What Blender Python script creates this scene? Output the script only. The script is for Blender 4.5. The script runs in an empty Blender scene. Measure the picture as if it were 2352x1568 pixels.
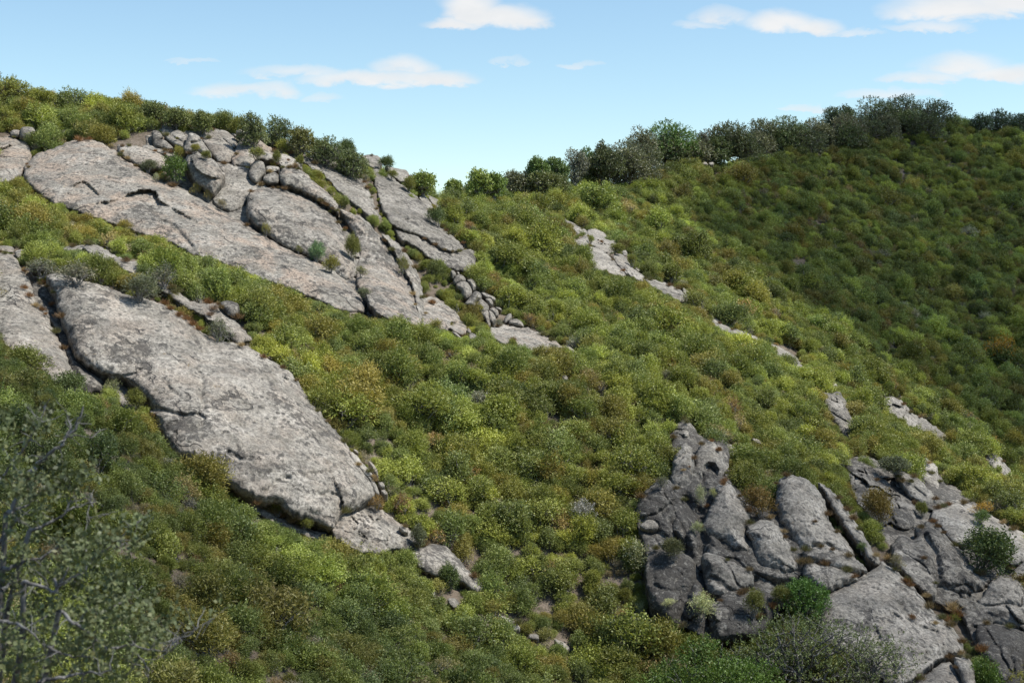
# Granite slabs and chaparral on a steep hillside, built with bpy / numpy only
import bpy, math, random
import numpy as np
from mathutils import Vector, geometry as mgeo

S = bpy.context.scene
C = S.collection
rng = np.random.default_rng(11)
random.seed(11)
R_ = math.radians

# ------------------------------------------------------------------ camera
F = 3266.0                       # focal length in units of a 2352 px wide frame
PITCH = R_(3.0)
cam_d = bpy.data.cameras.new('camera')
cam_d.sensor_width = 36.0
cam_d.lens = 36.0 * F / 2352.0
cam_d.clip_start = 0.1
cam_d.clip_end = 12000
cam_d.dof.use_dof = True
cam_d.dof.focus_distance = 115
cam_d.dof.aperture_fstop = 4.5
cam = bpy.data.objects.new('camera', cam_d)
cam.location = (0, 0, 0)
cam.rotation_euler = (math.pi / 2 - PITCH, 0, 0)
C.objects.link(cam)
S.camera = cam

# ------------------------------------------------------------------ sun, sky, exposure
SUN_EL, SUN_AZ = R_(57), R_(96)          # azimuth measured from +Y towards +X
SUN = Vector((math.sin(SUN_AZ) * math.cos(SUN_EL), math.cos(SUN_AZ) * math.cos(SUN_EL), math.sin(SUN_EL)))
sl = bpy.data.lights.new('sun', 'SUN')
sl.energy = 4.7
sl.angle = R_(0.55)
sl.color = (1.0, 0.955, 0.89)
so = bpy.data.objects.new('sun', sl)
so.rotation_euler = SUN.to_track_quat('Z', 'Y').to_euler()
so.location = (60, 60, 300)
C.objects.link(so)
vs = S.view_settings
S.render.filter_size = 1.1
vs.view_transform = 'Standard'
vs.look = 'None'
vs.gamma = 1.0
vs.exposure = 0.52

W = bpy.data.worlds.new('World')
S.world = W
W.use_nodes = True


class NT:
    """small helper to write node trees"""
    def __init__(self, tree):
        self.t = tree

    def n(self, kind, **kw):
        nd = self.t.nodes.new(kind)
        for k, v in kw.items():
            setattr(nd, k, v)
        return nd

    def link(self, a, b):
        self.t.links.new(a, b)

    def put(self, sock, v):
        if isinstance(v, bpy.types.NodeSocket):
            self.link(v, sock)
        else:
            sock.default_value = v

    def m(self, op, a, b=0.0, c=None, clamp=False):
        nd = self.n('ShaderNodeMath', operation=op, use_clamp=clamp)
        self.put(nd.inputs[0], a)
        self.put(nd.inputs[1], b)
        if c is not None:
            self.put(nd.inputs[2], c)
        return nd.outputs[0]

    def mix(self, f, a, b, mode='MIX'):
        nd = self.n('ShaderNodeMix', data_type='RGBA', blend_type=mode)
        self.put(nd.inputs[0], f)
        for s, v in ((nd.inputs[6], a), (nd.inputs[7], b)):
            self.put(s, v if isinstance(v, bpy.types.NodeSocket) else (*v, 1.0))
        return nd.outputs[2]

    def noise(self, vec, scale, detail=4.0, rough=0.55, dist=0.0):
        nd = self.n('ShaderNodeTexNoise')
        if vec is not None:
            self.link(vec, nd.inputs['Vector'])
        nd.inputs['Scale'].default_value = scale
        nd.inputs['Detail'].default_value = detail
        nd.inputs['Roughness'].default_value = rough
        nd.inputs['Distortion'].default_value = dist
        return nd.outputs[0]

    def ss(self, v, lo, hi):
        nd = self.n('ShaderNodeMapRange', interpolation_type='SMOOTHSTEP')
        self.put(nd.inputs[0], v)
        nd.inputs[1].default_value = lo
        nd.inputs[2].default_value = hi
        return nd.outputs[0]

    def mapping(self, vec, rot=(0, 0, 0), scale=(1, 1, 1), loc=(0, 0, 0)):
        nd = self.n('ShaderNodeMapping')
        self.link(vec, nd.inputs[0])
        nd.inputs[1].default_value = loc
        nd.inputs[2].default_value = rot
        nd.inputs[3].default_value = scale
        return nd.outputs[0]


def build_world():
    t = NT(W.node_tree)
    W.node_tree.nodes.clear()
    sky = t.n('ShaderNodeTexSky', sky_type='NISHITA')
    sky.sun_disc = False
    sky.sun_elevation = SUN_EL
    sky.sun_rotation = SUN_AZ
    sky.altitude = 400
    sky.air_density = 1.0
    sky.dust_density = SKY_DUST
    sky.ozone_density = 1.6
    tc = t.n('ShaderNodeTexCoord')
    sp = t.n('ShaderNodeSeparateXYZ')
    t.link(tc.outputs['Generated'], sp.inputs[0])
    y = t.m('MAXIMUM', sp.outputs[1], 0.02)
    u = t.m('DIVIDE', sp.outputs[0], y)
    v = t.m('DIVIDE', sp.outputs[2], y)
    cv = t.n('ShaderNodeCombineXYZ')
    t.link(u, cv.inputs[0]); t.link(v, cv.inputs[1])
    n1 = t.noise(t.mapping(cv.outputs[0], scale=(14, 26, 1)), 1.0, 3, 0.5)
    n2 = t.noise(t.mapping(cv.outputs[0], scale=(30, 60, 1), loc=(3, 1, 0)), 1.0, 6, 0.62, 0.3)
    du = t.m('MULTIPLY_ADD', t.m('SUBTRACT', n1, 0.5), 0.050, u)
    dv = t.m('MULTIPLY_ADD', t.m('SUBTRACT', n2, 0.5), 0.018, v)
    field = None
    # each cloud is a handful of puffs: direction of centre, half sizes, strength
    for (px, py, a, b, k) in CLOUDS:
        u0 = (px - 1176) / F
        v0 = (784 - py) / F - math.tan(PITCH)
        e1 = t.m('DIVIDE', t.m('SUBTRACT', du, u0), a / F)
        e2 = t.m('DIVIDE', t.m('SUBTRACT', dv, v0), b * 1.12 / F)
        # flatter base: below the centre the puff ends sooner
        e2 = t.m('MAXIMUM', e2, t.m('MULTIPLY', e2, -1.9))
        f = t.m('SUBTRACT', 1.0, t.m('ADD', t.m('MULTIPLY', e1, e1), t.m('MULTIPLY', e2, e2)))
        f = t.m('MAXIMUM', f, -1.1)
        f = t.m('MINIMUM', f, t.m('MULTIPLY', f, k * 1.25)) if k < .8 else t.m('MULTIPLY', f, k * 1.25)
        field = f if field is None else t.m('SMOOTH_MAX', field, f, 0.15)
    dens = t.m('MULTIPLY_ADD', t.m('SUBTRACT', n2, 0.5), 1.5, field)
    dens = t.ss(dens, -0.55, 1.25)
    dens = t.m('MULTIPLY', dens, 0.93)
    skyc = t.mix(1.0, sky.outputs[0], SKY_TINT, 'MULTIPLY')
    n3 = t.noise(t.mapping(cv.outputs[0], scale=(20, 50, 1), loc=(8, 2, 0)), 1.0, 4, 0.6)
    cc = t.mix(t.ss(n3, 0.3, 0.7), CLOUD_DARK, CLOUD_LIGHT)
    col = t.mix(dens, skyc, cc)
    bg = t.n('ShaderNodeBackground')
    t.link(col, bg.inputs[0])
    bg.inputs[1].default_value = SKY_STRENGTH
    out = t.n('ShaderNodeOutputWorld')
    t.link(bg.outputs[0], out.inputs[0])


SKY_STRENGTH = 0.110
SKY_DUST = 0.25
SKY_TINT = (1.0, 1.07, 1.03)
CLOUD_LIGHT = (5.9, 5.85, 5.8)
CLOUD_DARK = (5.4, 5.45, 5.5)
CLOUDS = [(1085, 38, 85, 45, 1.15), (1150, 52, 105, 34, 1.1), (1035, 66, 75, 20, 1.0), (1080, 15, 50, 26, 0.9),
          (860, 190, 170, 24, 0.85), (980, 188, 120, 22, 0.8), (935, 160, 60, 26, 0.7), (700, 172, 130, 18, 0.45),
          (560, 216, 120, 20, 0.62), (630, 210, 60, 20, 0.5), (750, 232, 55, 12, 0.28), (440, 148, 60, 8, 0.22),
          (1800, 64, 95, 32, 0.95), (1860, 72, 90, 24, 0.85), (1660, 48, 70, 22, 0.45), (1600, 68, 50, 12, 0.3),
          (2180, 34, 150, 42, 1.0), (2300, 20, 140, 44, 1.05), (2130, 70, 90, 14, 0.5), (1980, 84, 60, 10, 0.3),
          (2200, 162, 110, 34, 0.75), (2300, 182, 130, 26, 0.95), (2120, 186, 90, 16, 0.55), (2040, 222, 110, 14, 0.35),
          (1180, 148, 40, 10, 0.2), (1320, 156, 50, 8, 0.18), (1830, 250, 60, 8, 0.25)]
build_world()

S.cycles.max_bounces = 6
S.cycles.diffuse_bounces = 3
S.cycles.glossy_bounces = 1
S.cycles.transmission_bounces = 3
S.cycles.transparent_max_bounces = 8
S.cycles.caustics_reflective = False
S.cycles.caustics_refractive = False

# ------------------------------------------------------------------ helpers
SP, CP = math.sin(PITCH), math.cos(PITCH)


def unproj(px, py, d):
    """photo direction (2352 px frame) and depth -> world metres"""
    px = np.asarray(px, float); py = np.asarray(py, float); d = np.asarray(d, float)
    a = (px - 1176) / F; b = (784 - py) / F
    return np.stack([d * a, d * (CP + b * SP), d * (-SP + b * CP)], -1)


def proj(P):
    P = np.asarray(P, float)
    d = P[..., 1] * CP - P[..., 2] * SP
    up = P[..., 1] * SP + P[..., 2] * CP
    dd = np.maximum(d, 1e-3)
    return 1176 + F * P[..., 0] / dd, 784 - F * up / dd, d


def _hash(ix, iy, iz, seed):
    h = (ix * 374761393 + iy * 668265263 + iz * 2147483647 + seed * 1274126177) & 0xffffffff
    h = ((h ^ (h >> 13)) * 1274126177) & 0xffffffff
    h = ((h ^ (h >> 15)) * 2246822519) & 0xffffffff
    return h ^ (h >> 16)


_G = np.array([(1, 1, 0), (-1, 1, 0), (1, -1, 0), (-1, -1, 0), (1, 0, 1), (-1, 0, 1), (1, 0, -1), (-1, 0, -1),
               (0, 1, 1), (0, -1, 1), (0, 1, -1), (0, -1, -1)], float)


def perlin(P, seed=0):
    P = np.asarray(P, float)
    i = np.floor(P).astype(np.int64); f = P - i
    w = f * f * f * (f * (f * 6 - 15) + 10)
    r = 0
    for dx in (0, 1):
        for dy in (0, 1):
            for dz in (0, 1):
                g = _G[_hash(i[:, 0] + dx, i[:, 1] + dy, i[:, 2] + dz, seed) % 12]
                dot = g[:, 0] * (f[:, 0] - dx) + g[:, 1] * (f[:, 1] - dy) + g[:, 2] * (f[:, 2] - dz)
                r = r + dot * (w[:, 0] if dx else 1 - w[:, 0]) * (w[:, 1] if dy else 1 - w[:, 1]) * (w[:, 2] if dz else 1 - w[:, 2])
    return r


def fbm(P, scale, octs=4, seed=0, gain=0.5):
    a, s, r = 1.0, scale, 0
    for k in range(octs):
        r = r + a * perlin(P * s, seed + k * 17)
        a *= gain; s *= 2.03
    return r


def mesh_from(name, verts, faces, mats, attrs=None, smooth=True, fmat=None):
    me = bpy.data.meshes.new(name)
    verts = np.asarray(verts, np.float32)
    if isinstance(faces, np.ndarray):
        k = faces.shape[1]
        me.vertices.add(len(verts)); me.vertices.foreach_set('co', verts.ravel())
        me.loops.add(faces.size); me.loops.foreach_set('vertex_index', faces.astype(np.int32).ravel())
        me.polygons.add(len(faces))
        me.polygons.foreach_set('loop_start', np.arange(0, faces.size, k, dtype=np.int32))
        me.update(calc_edges=True)
    else:
        me.from_pydata([tuple(map(float, v)) for v in verts], [], [tuple(map(int, f)) for f in faces])
    if smooth:
        me.polygons.foreach_set('use_smooth', np.ones(len(me.polygons), bool))
    if fmat is not None:
        me.polygons.foreach_set('material_index', np.asarray(fmat, np.int32))
    for k, (dom, v) in (attrs or {}).items():
        v = np.asarray(v, np.float32)
        a = me.attributes.new(k, 'FLOAT', dom)
        a.data.foreach_set('value', v)
    for m in (mats if isinstance(mats, (list, tuple)) else [mats]):
        me.materials.append(m)
    me.update()
    return me


def obj(name, me, parent=None, loc=None):
    o = bpy.data.objects.new(name, me)
    C.objects.link(o)
    if parent is not None:
        o.parent = parent
    if loc is not None:
        o.location = loc
    return o


def tag(o, label=None, cat=None, group=None, kind=None):
    if label: o['label'] = label
    if cat: o['category'] = cat
    if group: o['group'] = group
    if kind: o['kind'] = kind
    return o


def new_mat(name):
    m = bpy.data.materials.new(name)
    m.use_nodes = True
    m.node_tree.nodes.clear()
    t = NT(m.node_tree)
    out = t.n('ShaderNodeOutputMaterial')
    return m, t, out


def attr(t, name, kind):
    a = t.n('ShaderNodeAttribute', attribute_type=kind)
    a.attribute_name = name
    return a


# ------------------------------------------------------------------ materials
def rock_material(name):
    m, t, out = new_mat(name)
    g = t.n('ShaderNodeNewGeometry')
    pos = g.outputs['Position']
    pink = attr(t, 'pink', 'OBJECT').outputs['Fac']
    dark = attr(t, 'lichen', 'OBJECT').outputs['Fac']
    tone = attr(t, 'tone', 'OBJECT').outputs['Fac']
    big = t.noise(pos, 0.13, 4, 0.6)
    mid = t.noise(pos, 0.55, 5, 0.65, 0.4)
    fine = t.noise(pos, 4.2, 6, 0.8)
    speck = t.noise(pos, 7.5, 3, 0.8)
    # stretched along the fall of the slabs: water streaks and exfoliation bands
    st = t.noise(t.mapping(pos, rot=(0.25, 0.5, 0.2), scale=(0.22, 0.5, 1.7)), 0.6, 4, 0.6, 0.6)
    grey = t.mix(t.ss(mid, 0.3, 0.72), (0.203, 0.188, 0.160), (0.35, 0.326, 0.284))
    grey = t.mix(t.m('MULTIPLY', t.ss(st, 0.5, 0.66), 0.6), grey, (0.43, 0.402, 0.355))
    grey = t.mix(t.m('MULTIPLY', t.ss(st, 0.49, 0.34), 0.55), grey, (0.15, 0.14, 0.125))
    pk = t.m('MULTIPLY', t.ss(t.noise(pos, 0.32, 5, 0.68, 0.5), 0.42, 0.66), pink, clamp=True)
    col = t.mix(pk, grey, (0.365, 0.292, 0.230))
    col = t.mix(t.ss(fine, 0.33, 0.70), t.mix(1.0, col, (0.42, 0.42, 0.42), 'MULTIPLY'), t.mix(1.0, col, (1.36, 1.35, 1.33), 'MULTIPLY'))
    # pale crustose spots
    pale = t.m('MULTIPLY', t.ss(t.noise(pos, 1.5, 4, 0.8, 0.3), 0.60, 0.70), 0.5)
    col = t.mix(pale, col, (0.37, 0.36, 0.325))
    # ochre lichen
    och = t.m('MULTIPLY', t.ss(t.noise(pos, 1.9, 5, 0.75, 0.2), 0.63, 0.69), t.ss(t.noise(pos, 0.21, 2, 0.5), 0.47, 0.62))
    col = t.mix(t.m('MULTIPLY', och, 0.55), col, (0.25, 0.165, 0.06))
    # black lichen: dense clusters of blotches
    cl = t.m('ADD', t.noise(pos, 0.19, 4, 0.65, 0.6), t.m('MULTIPLY', t.m('SUBTRACT', dark, 0.5), 0.42))
    bl = t.noise(pos, 1.5, 6, 0.74, 0.4)
    blot = t.m('MULTIPLY', t.ss(t.m('ADD', bl, t.m('MULTIPLY', t.m('SUBTRACT', cl, 0.5), 0.62)), 0.548, 0.60),
               t.ss(speck, 0.25, 0.5))
    col = t.mix(t.m('MULTIPLY', blot, 0.8), col, (0.05, 0.046, 0.042))
    # dark faces carry chalky crustose patches
    chalk = t.m('MULTIPLY', t.ss(t.noise(pos, 2.3, 6, 0.82, 0.3), 0.54, 0.64), t.m('MULTIPLY', t.m('SUBTRACT', dark, 0.5), 1.3, clamp=True))
    col = t.mix(chalk, col, (0.40, 0.385, 0.34))
    # scattered small black spots
    vo = t.n('ShaderNodeTexVoronoi')
    t.link(pos, vo.inputs['Vector'])
    vo.inputs['Scale'].default_value = 1.7
    sp_ = t.m('MULTIPLY', t.ss(vo.outputs['Distance'], 0.31, 0.22), t.ss(t.noise(pos, 0.55, 3, 0.7), 0.46, 0.53))
    col = t.mix(t.m('MULTIPLY', sp_, 0.75), col, (0.07, 0.066, 0.06))
    # joints and hairline cracks, open in places, drawn as thin dark lines
    wob = t.n('ShaderNodeTexNoise')
    t.link(pos, wob.inputs['Vector']); wob.inputs['Scale'].default_value = 0.45; wob.inputs['Detail'].default_value = 5
    wv = t.n('ShaderNodeVectorMath', operation='MULTIPLY_ADD')
    t.link(wob.outputs['Color'], wv.inputs[0]); wv.inputs[1].default_value = (3.2, 3.2, 3.2); t.link(pos, wv.inputs[2])
    ve = t.n('ShaderNodeTexVoronoi', feature='DISTANCE_TO_EDGE')
    t.link(t.mapping(wv.outputs[0], rot=(0.2, 0.55, 0.3), scale=(0.12, 0.2, 0.3)), ve.inputs['Vector'])
    ve.inputs['Scale'].default_value = 1.0
    line = t.m('MULTIPLY', t.ss(ve.outputs['Distance'], 0.020, 0.006), t.ss(t.noise(pos, 0.3, 3, 0.6), 0.52, 0.60))
    col = t.mix(t.m('MULTIPLY', line, 0.7), col, (0.06, 0.055, 0.05))
    col = t.mix(1.0, col, tone, 'MULTIPLY')
    b = t.n('ShaderNodeBsdfPrincipled')
    t.link(col, b.inputs['Base Color'])
    b.inputs['Roughness'].default_value = 0.92
    b.inputs['Specular IOR Level'].default_value = 0.25
    h = t.m('ADD', t.m('MULTIPLY', fine, 0.22), t.m('ADD', t.m('MULTIPLY', t.noise(pos, 1.3, 6, 0.75), 0.16), t.m('MULTIPLY', speck, 0.07)))
    h = t.m('SUBTRACT', h, t.m('MULTIPLY', line, 0.35))
    bp = t.n('ShaderNodeBump')
    bp.inputs['Strength'].default_value = 0.9
    bp.inputs['Distance'].default_value = 0.55
    t.link(h, bp.inputs['Height'])
    t.link(bp.outputs[0], b.inputs['Normal'])
    t.link(b.outputs[0], out.inputs[0])
    return m


def leaf_material(name, var=0.5, tipcol=(0.16, 0.09, 0.02), tipamt=0.0, trans=0.3, rough=0.55, fleck=0.0):
    """foliage: colour comes from each plant's own tint, varied leaf by leaf"""
    m, t, out = new_mat(name)
    tint = attr(t, 'tint', 'INSTANCER').outputs['Color']
    lv = attr(t, 'leafvar', 'GEOMETRY').outputs['Fac']
    tip = attr(t, 'tip', 'GEOMETRY').outputs['Fac']
    k = t.m('MULTIPLY_ADD', lv, 2 * var, 1.0 - var)
    cx = t.n('ShaderNodeCombineXYZ')
    for i in range(3):
        t.link(k, cx.inputs[i])
    col = t.mix(1.0, tint, cx.outputs[0], 'MULTIPLY')
    if tipamt > 0:
        f = t.m('MULTIPLY', t.m('MULTIPLY', t.ss(tip, 0.55, 1.0), t.ss(lv, 0.25, 0.9)), tipamt)
        col = t.mix(f, col, tipcol)
    if fleck > 0:
        col = t.mix(t.m('MULTIPLY', t.ss(lv, 0.80, 0.93), fleck), col, (0.36, 0.36, 0.25))
    d = t.n('ShaderNodeBsdfPrincipled')
    t.link(col, d.inputs['Base Color'])
    d.inputs['Roughness'].default_value = rough
    d.inputs['Specular IOR Level'].default_value = 0.35
    tr = t.n('ShaderNodeBsdfTranslucent')
    t.link(t.mix(1.0, col, (1.2, 1.2, 0.75), 'MULTIPLY'), tr.inputs[0])
    mx = t.n('ShaderNodeMixShader')
    mx.inputs[0].default_value = trans
    t.link(d.outputs[0], mx.inputs[1]); t.link(tr.outputs[0], mx.inputs[2])
    t.link(mx.outputs[0], out.inputs[0])
    return m


def bark_material(name, c0, c1):
    m, t, out = new_mat(name)
    g = t.n('ShaderNodeNewGeometry')
    n = t.noise(g.outputs['Position'], 14, 4, 0.7)
    b = t.n('ShaderNodeBsdfPrincipled')
    t.link(t.mix(t.ss(n, 0.35, 0.65), c0, c1), b.inputs['Base Color'])
    b.inputs['Roughness'].default_value = 0.85
    t.link(b.outputs[0], out.inputs[0])
    return m


def soil_material():
    m, t, out = new_mat('soil')
    g = t.n('ShaderNodeNewGeometry')
    pos = g.outputs['Position']
    a = t.noise(pos, 0.25, 5, 0.6)
    b_ = t.noise(pos, 2.2, 6, 0.75)
    c = t.noise(pos, 9.0, 4, 0.8)
    col = t.mix(t.ss(a, 0.35, 0.65), (0.115, 0.085, 0.06), (0.20, 0.16, 0.125))
    col = t.mix(t.ss(b_, 0.42, 0.62), col, (0.085, 0.07, 0.045))
    col = t.mix(t.m('MULTIPLY', t.ss(c, 0.52, 0.7), 0.6), col, (0.26, 0.22, 0.17))
    d = t.n('ShaderNodeBsdfPrincipled')
    t.link(col, d.inputs['Base Color'])
    d.inputs['Roughness'].default_value = 0.95
    bp = t.n('ShaderNodeBump')
    bp.inputs['Strength'].default_value = 0.8
    bp.inputs['Distance'].default_value = 0.3
    t.link(t.m('ADD', b_, t.m('MULTIPLY', c, 0.4)), bp.inputs['Height'])
    t.link(bp.outputs[0], d.inputs['Normal'])
    t.link(d.outputs[0], out.inputs[0])
    return m


M_ROCK = rock_material('granite')
M_SOIL = soil_material()
M_CHAM = leaf_material('chamise_leaf', 0.75, (0.21, 0.145, 0.04), 0.42, 0.25, 0.55, 0.45)
M_LEAF = leaf_material('broad_leaf', 0.68, (0.30, 0.31, 0.08), 0.4, 0.3, 0.5, 0.32)
M_DRY = leaf_material('dry_leaf', 0.5, (0.25, 0.15, 0.06), 0.6, 0.2)
M_OAK = leaf_material('oak_leaf', 0.65, (0.13, 0.15, 0.06), 0.35, 0.22, 0.45, 0.25)
M_TWIG = bark_material('grey_twig', (0.13, 0.12, 0.105), (0.30, 0.285, 0.26))
M_BARK = bark_material('oak_bark', (0.07, 0.062, 0.052), (0.24, 0.235, 0.215))

# ------------------------------------------------------------------ terrain: one heightfield
# spot heights of the hillside: direction in the frame and distance
SPOTS = [
 # skyline of the near ridge
 (0,225,155),(150,245,156),(300,262,157),(450,290,158),(600,325,160),(700,360,162),(800,400,164),(900,440,168),(1000,478,173),
 # upper brush and slab zone
 (0,300,147),(150,300,149),(0,345,143),(100,400,138),(200,360,142),(300,400,140),(420,330,148),(560,335,151),(650,345,154),
 (300,500,132),(500,560,131),(700,620,130),(840,700,128),(600,450,141),(750,500,142),(900,640,138),(880,450,156),(1000,560,150),
 (1080,590,149),(1060,750,136),(1320,820,131),
 # brush band under the slabs
 (0,450,131),(150,500,129),(350,580,126),(550,650,123),(700,720,122),(900,780,121),(1100,850,119),(1300,900,120),(1500,920,123),
 (0,545,122),(200,548,121),(400,625,118),(560,690,115),(640,780,112),
 # dome
 (0,600,108),(130,650,107),(350,670,108),(560,800,105),(700,930,102),(830,1080,99.5),(900,1160,98),
 (0,770,98),(170,890,97),(330,930,97),(450,1050,95),(600,1160,93.5),(730,1220,93),(900,1280,94),(1050,1350,94),(1150,1430,93),
 # middle slope
 (720,850,111),(900,900,114),(900,1050,106),(1000,1100,105),(1200,1000,113),(1200,1150,107),(1400,1000,115),(1000,1250,100),
 (1200,1300,100),(1400,1200,106),(1350,1400,98),(1100,1400,96),(1200,1480,94),(1300,1568,92),(1450,1500,95),
 # near slope
 (0,800,88),(0,950,78),(200,950,88),(100,1200,68),(0,1400,56),(200,1400,63),(300,1100,83),(450,1150,87),(500,1300,77),(600,1450,71),
 (750,1350,81),(900,1400,84),(800,1568,73),(500,1568,63),(250,1568,55),(0,1568,50),(1000,1500,86),(1100,1568,85),
 # spur
 (1150,600,154),(1300,600,162),(1250,510,178),(1120,500,178),(1300,700,149),(1500,750,147),(1420,620,165),(1560,700,160),(1700,800,153),
 (1500,850,133),(1700,900,136),(1850,880,146),(1900,950,139),(2000,965,143),(2100,1010,141),(2200,1060,139),(2352,1130,134),
 # far hill
 (1060,470,195),(1200,455,222),(1300,445,236),(1400,435,250),(1500,400,270),(1700,360,296),(1900,320,318),(2000,290,328),(2080,275,334),
 (2200,298,340),(2352,315,345),
 (1400,520,215),(1600,520,232),(1800,520,250),(2000,460,284),(2200,410,308),(2352,410,314),(1700,640,205),(1900,660,222),(2100,660,242),
 (2352,660,256),(1900,790,192),(2100,810,210),(2352,860,220),(2120,890,198),(2250,985,192),(2352,1045,190),(1700,720,188),(1560,620,200),
 (2352,1180,166),(2180,1075,166),(2020,985,165),
 # right hand crags
 (1450,1050,116),(1460,1160,108),(1500,1400,98),(1600,1450,97),(1560,990,121),(1700,1050,122),(1700,1200,109),(1850,1300,105),
 (1800,1100,116),(1950,1200,111),(2000,1060,128),(2150,1090,130),(2100,1200,119),(2350,1230,119),(2250,1300,111),(2000,1400,102),
 (2100,1500,98),(2250,1480,101),(2352,1500,102),(2352,1350,109),(1700,1500,95),(1600,1568,90),(1900,1568,92),(2352,1568,96)]
sp_ = np.array(SPOTS, float)
PTS = unproj(sp_[:, 0], sp_[:, 1], sp_[:, 2])
# ground one cannot see from here: behind the crests, the ravine and the bank the photographer stands on
HID = [(-60, 200, 8), (-20, 205, 4), (-60, 250, -8), (0, 260, -10), (40, 300, 4), (80, 380, 14), (120, 400, 20), (170, 390, 26), (170, 320, 26),
       (160, 260, -2), (120, 190, -38), (150, 150, -48), (100, 120, -42), (-80, 150, 24), (-85, 110, 6), (-70, 70, -10), (-45, 40, -16),
       (0, 0, -2.0), (-8, -6, -1.2), (8, -6, -1.4), (0, 8, -5.2), (-6, 8, -4.6), (8, 8, -5.8), (0, 22, -14), (-15, 22, -12), (18, 22, -15),
       (0, 45, -24), (25, 50, -27), (55, 70, -36), (30, 75, -32.5), (60, 45, -30), (80, 90, -42), (5, 70, -29), (-15, 40, -20), (-40, 0, 4), (40, 0, -4),
       (-40, -50, 12), (40, -50, 8), (-90, -20, 14), (90, 0, -10)]
PTS = np.vstack([PTS, np.array(HID, float)])


def tps_fit(xy, z, lam):
    n = len(xy)
    d2 = ((xy[:, None] - xy[None]) ** 2).sum(-1)
    K = 0.5 * d2 * np.log(d2 + 1e-9)
    A = np.zeros((n + 3, n + 3))
    A[:n, :n] = K + lam * np.eye(n)
    A[:n, n] = 1; A[:n, n + 1:] = xy
    A[n, :n] = 1; A[n + 1:, :n] = xy.T
    return np.linalg.solve(A, np.concatenate([z, np.zeros(3)]))


_sc = 50.0
_xy = PTS[:, :2] / _sc
_w = tps_fit(_xy, PTS[:, 2], 0.02)


def tps_eval(X, Y):
    q = np.stack([X.ravel(), Y.ravel()], -1) / _sc
    out = np.empty(len(q))
    for s in range(0, len(q), 8000):
        c = q[s:s + 8000]
        d2 = ((c[:, None] - _xy[None]) ** 2).sum(-1)
        out[s:s + 8000] = (0.5 * d2 * np.log(d2 + 1e-9)) @ _w[:-3] + _w[-3] + c @ _w[-2:]
    return out.reshape(X.shape)


GX = np.arange(-96, 176, 1.25)
GY = np.arange(-30, 420, 1.25)
mx_, my_ = np.meshgrid(GX, GY)            # rows: y
GZ = tps_eval(mx_, my_)
_P = np.stack([mx_.ravel(), my_.ravel(), np.zeros(mx_.size)], -1)
GZ = GZ + (fbm(_P, 1 / 9.0, 4, 3) * 0.55).reshape(GZ.shape) + (fbm(_P, 1 / 32.0, 2, 9) * 0.9 * np.clip((my_ - 40) / 60, 0, 1).ravel()).reshape(GZ.shape)


def ground(x, y, Z=None):
    Z = GZ if Z is None else Z
    fx = np.clip((np.asarray(x) - GX[0]) / 1.25, 0, len(GX) - 1.001)
    fy = np.clip((np.asarray(y) - GY[0]) / 1.25, 0, len(GY) - 1.001)
    ix = fx.astype(int); iy = fy.astype(int); fx = fx - ix; fy = fy - iy
    return (Z[iy, ix] * (1 - fx) * (1 - fy) + Z[iy, ix + 1] * fx * (1 - fy) + Z[iy + 1, ix] * (1 - fx) * fy + Z[iy + 1, ix + 1] * fx * fy)


# distance to the bare ground for directions on a 6 unit lattice (used to stand things on the slope)
DS = 6
dpx = np.arange(-120, 2352 + 121, DS)
dpy = np.arange(60, 1568 + 241, DS)
_gx, _gy = np.meshgrid(dpx, dpy)
DEPTH = np.full(_gx.shape, 1e4)
_prev = np.full(_gx.shape, -1e3)
_d = 32.0
while _d < 400:
    q = unproj(_gx, _gy, np.full(_gx.shape, _d))
    gap = ground(q[..., 0], q[..., 1]) - q[..., 2]
    hit = (gap >= 0) & (DEPTH > 9e3)
    step = max(0.5, _d * 0.006)
    frac = np.where(hit, np.clip(gap / np.maximum(gap - _prev, 1e-6), 0, 1), 0)
    DEPTH = np.where(hit, _d - step * frac, DEPTH)
    _prev = gap
    _d += max(0.5, _d * 0.006)


def depth_at(px, py):
    fx = np.clip((np.asarray(px, float) - dpx[0]) / DS, 0, len(dpx) - 1.001)
    fy = np.clip((np.asarray(py, float) - dpy[0]) / DS, 0, len(dpy) - 1.001)
    return DEPTH[np.round(fy).astype(int), np.round(fx).astype(int)]

# ------------------------------------------------------------------ rocks
# outlines were read off enlarged crops: each crop has its own origin and scale in the 2352 px frame
CROP = {'U': (0, 0, 1), 'A': (0, 114.84, .29297), 'B': (516.8, 229.7, .32967), 'C': (0, 516.8, .29297), 'D': (459.4, 746.5, .36614),
        'E': (1378.1, 918.8, .4141), 'F': (1837.5, 803.9, .48722), 'G': (0, 861.3, .45072), 'H': (976.2, 201, .31738),
        'I': (976.2, 602.9, .1709), 'J': (315.8, 258.4, .14648), 'K': (1722.7, 143.6, .26758), 'L': (1263.3, 1292, .36621),
        'M': (1435.5, 976.2, .14648), 'N': (861.3, 1091, .30426), 'P': (1205.9, 459.4, .29297)}


def outline(*parts):
    r = []
    for p in parts:
        k, s = p[0], p[1:]
        ox, oy, sc = CROP[k]
        for w in s.split():
            x, y = w.split(',')
            r.append((ox + float(x) * sc, oy + float(y) * sc))
    return np.array(r)


def chaikin(p, n=1):
    for _ in range(n):
        q = np.roll(p, -1, 0)
        p = np.stack([p * .78 + q * .22, p * .22 + q * .78], 1).reshape(-1, 2)
    return p


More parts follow.
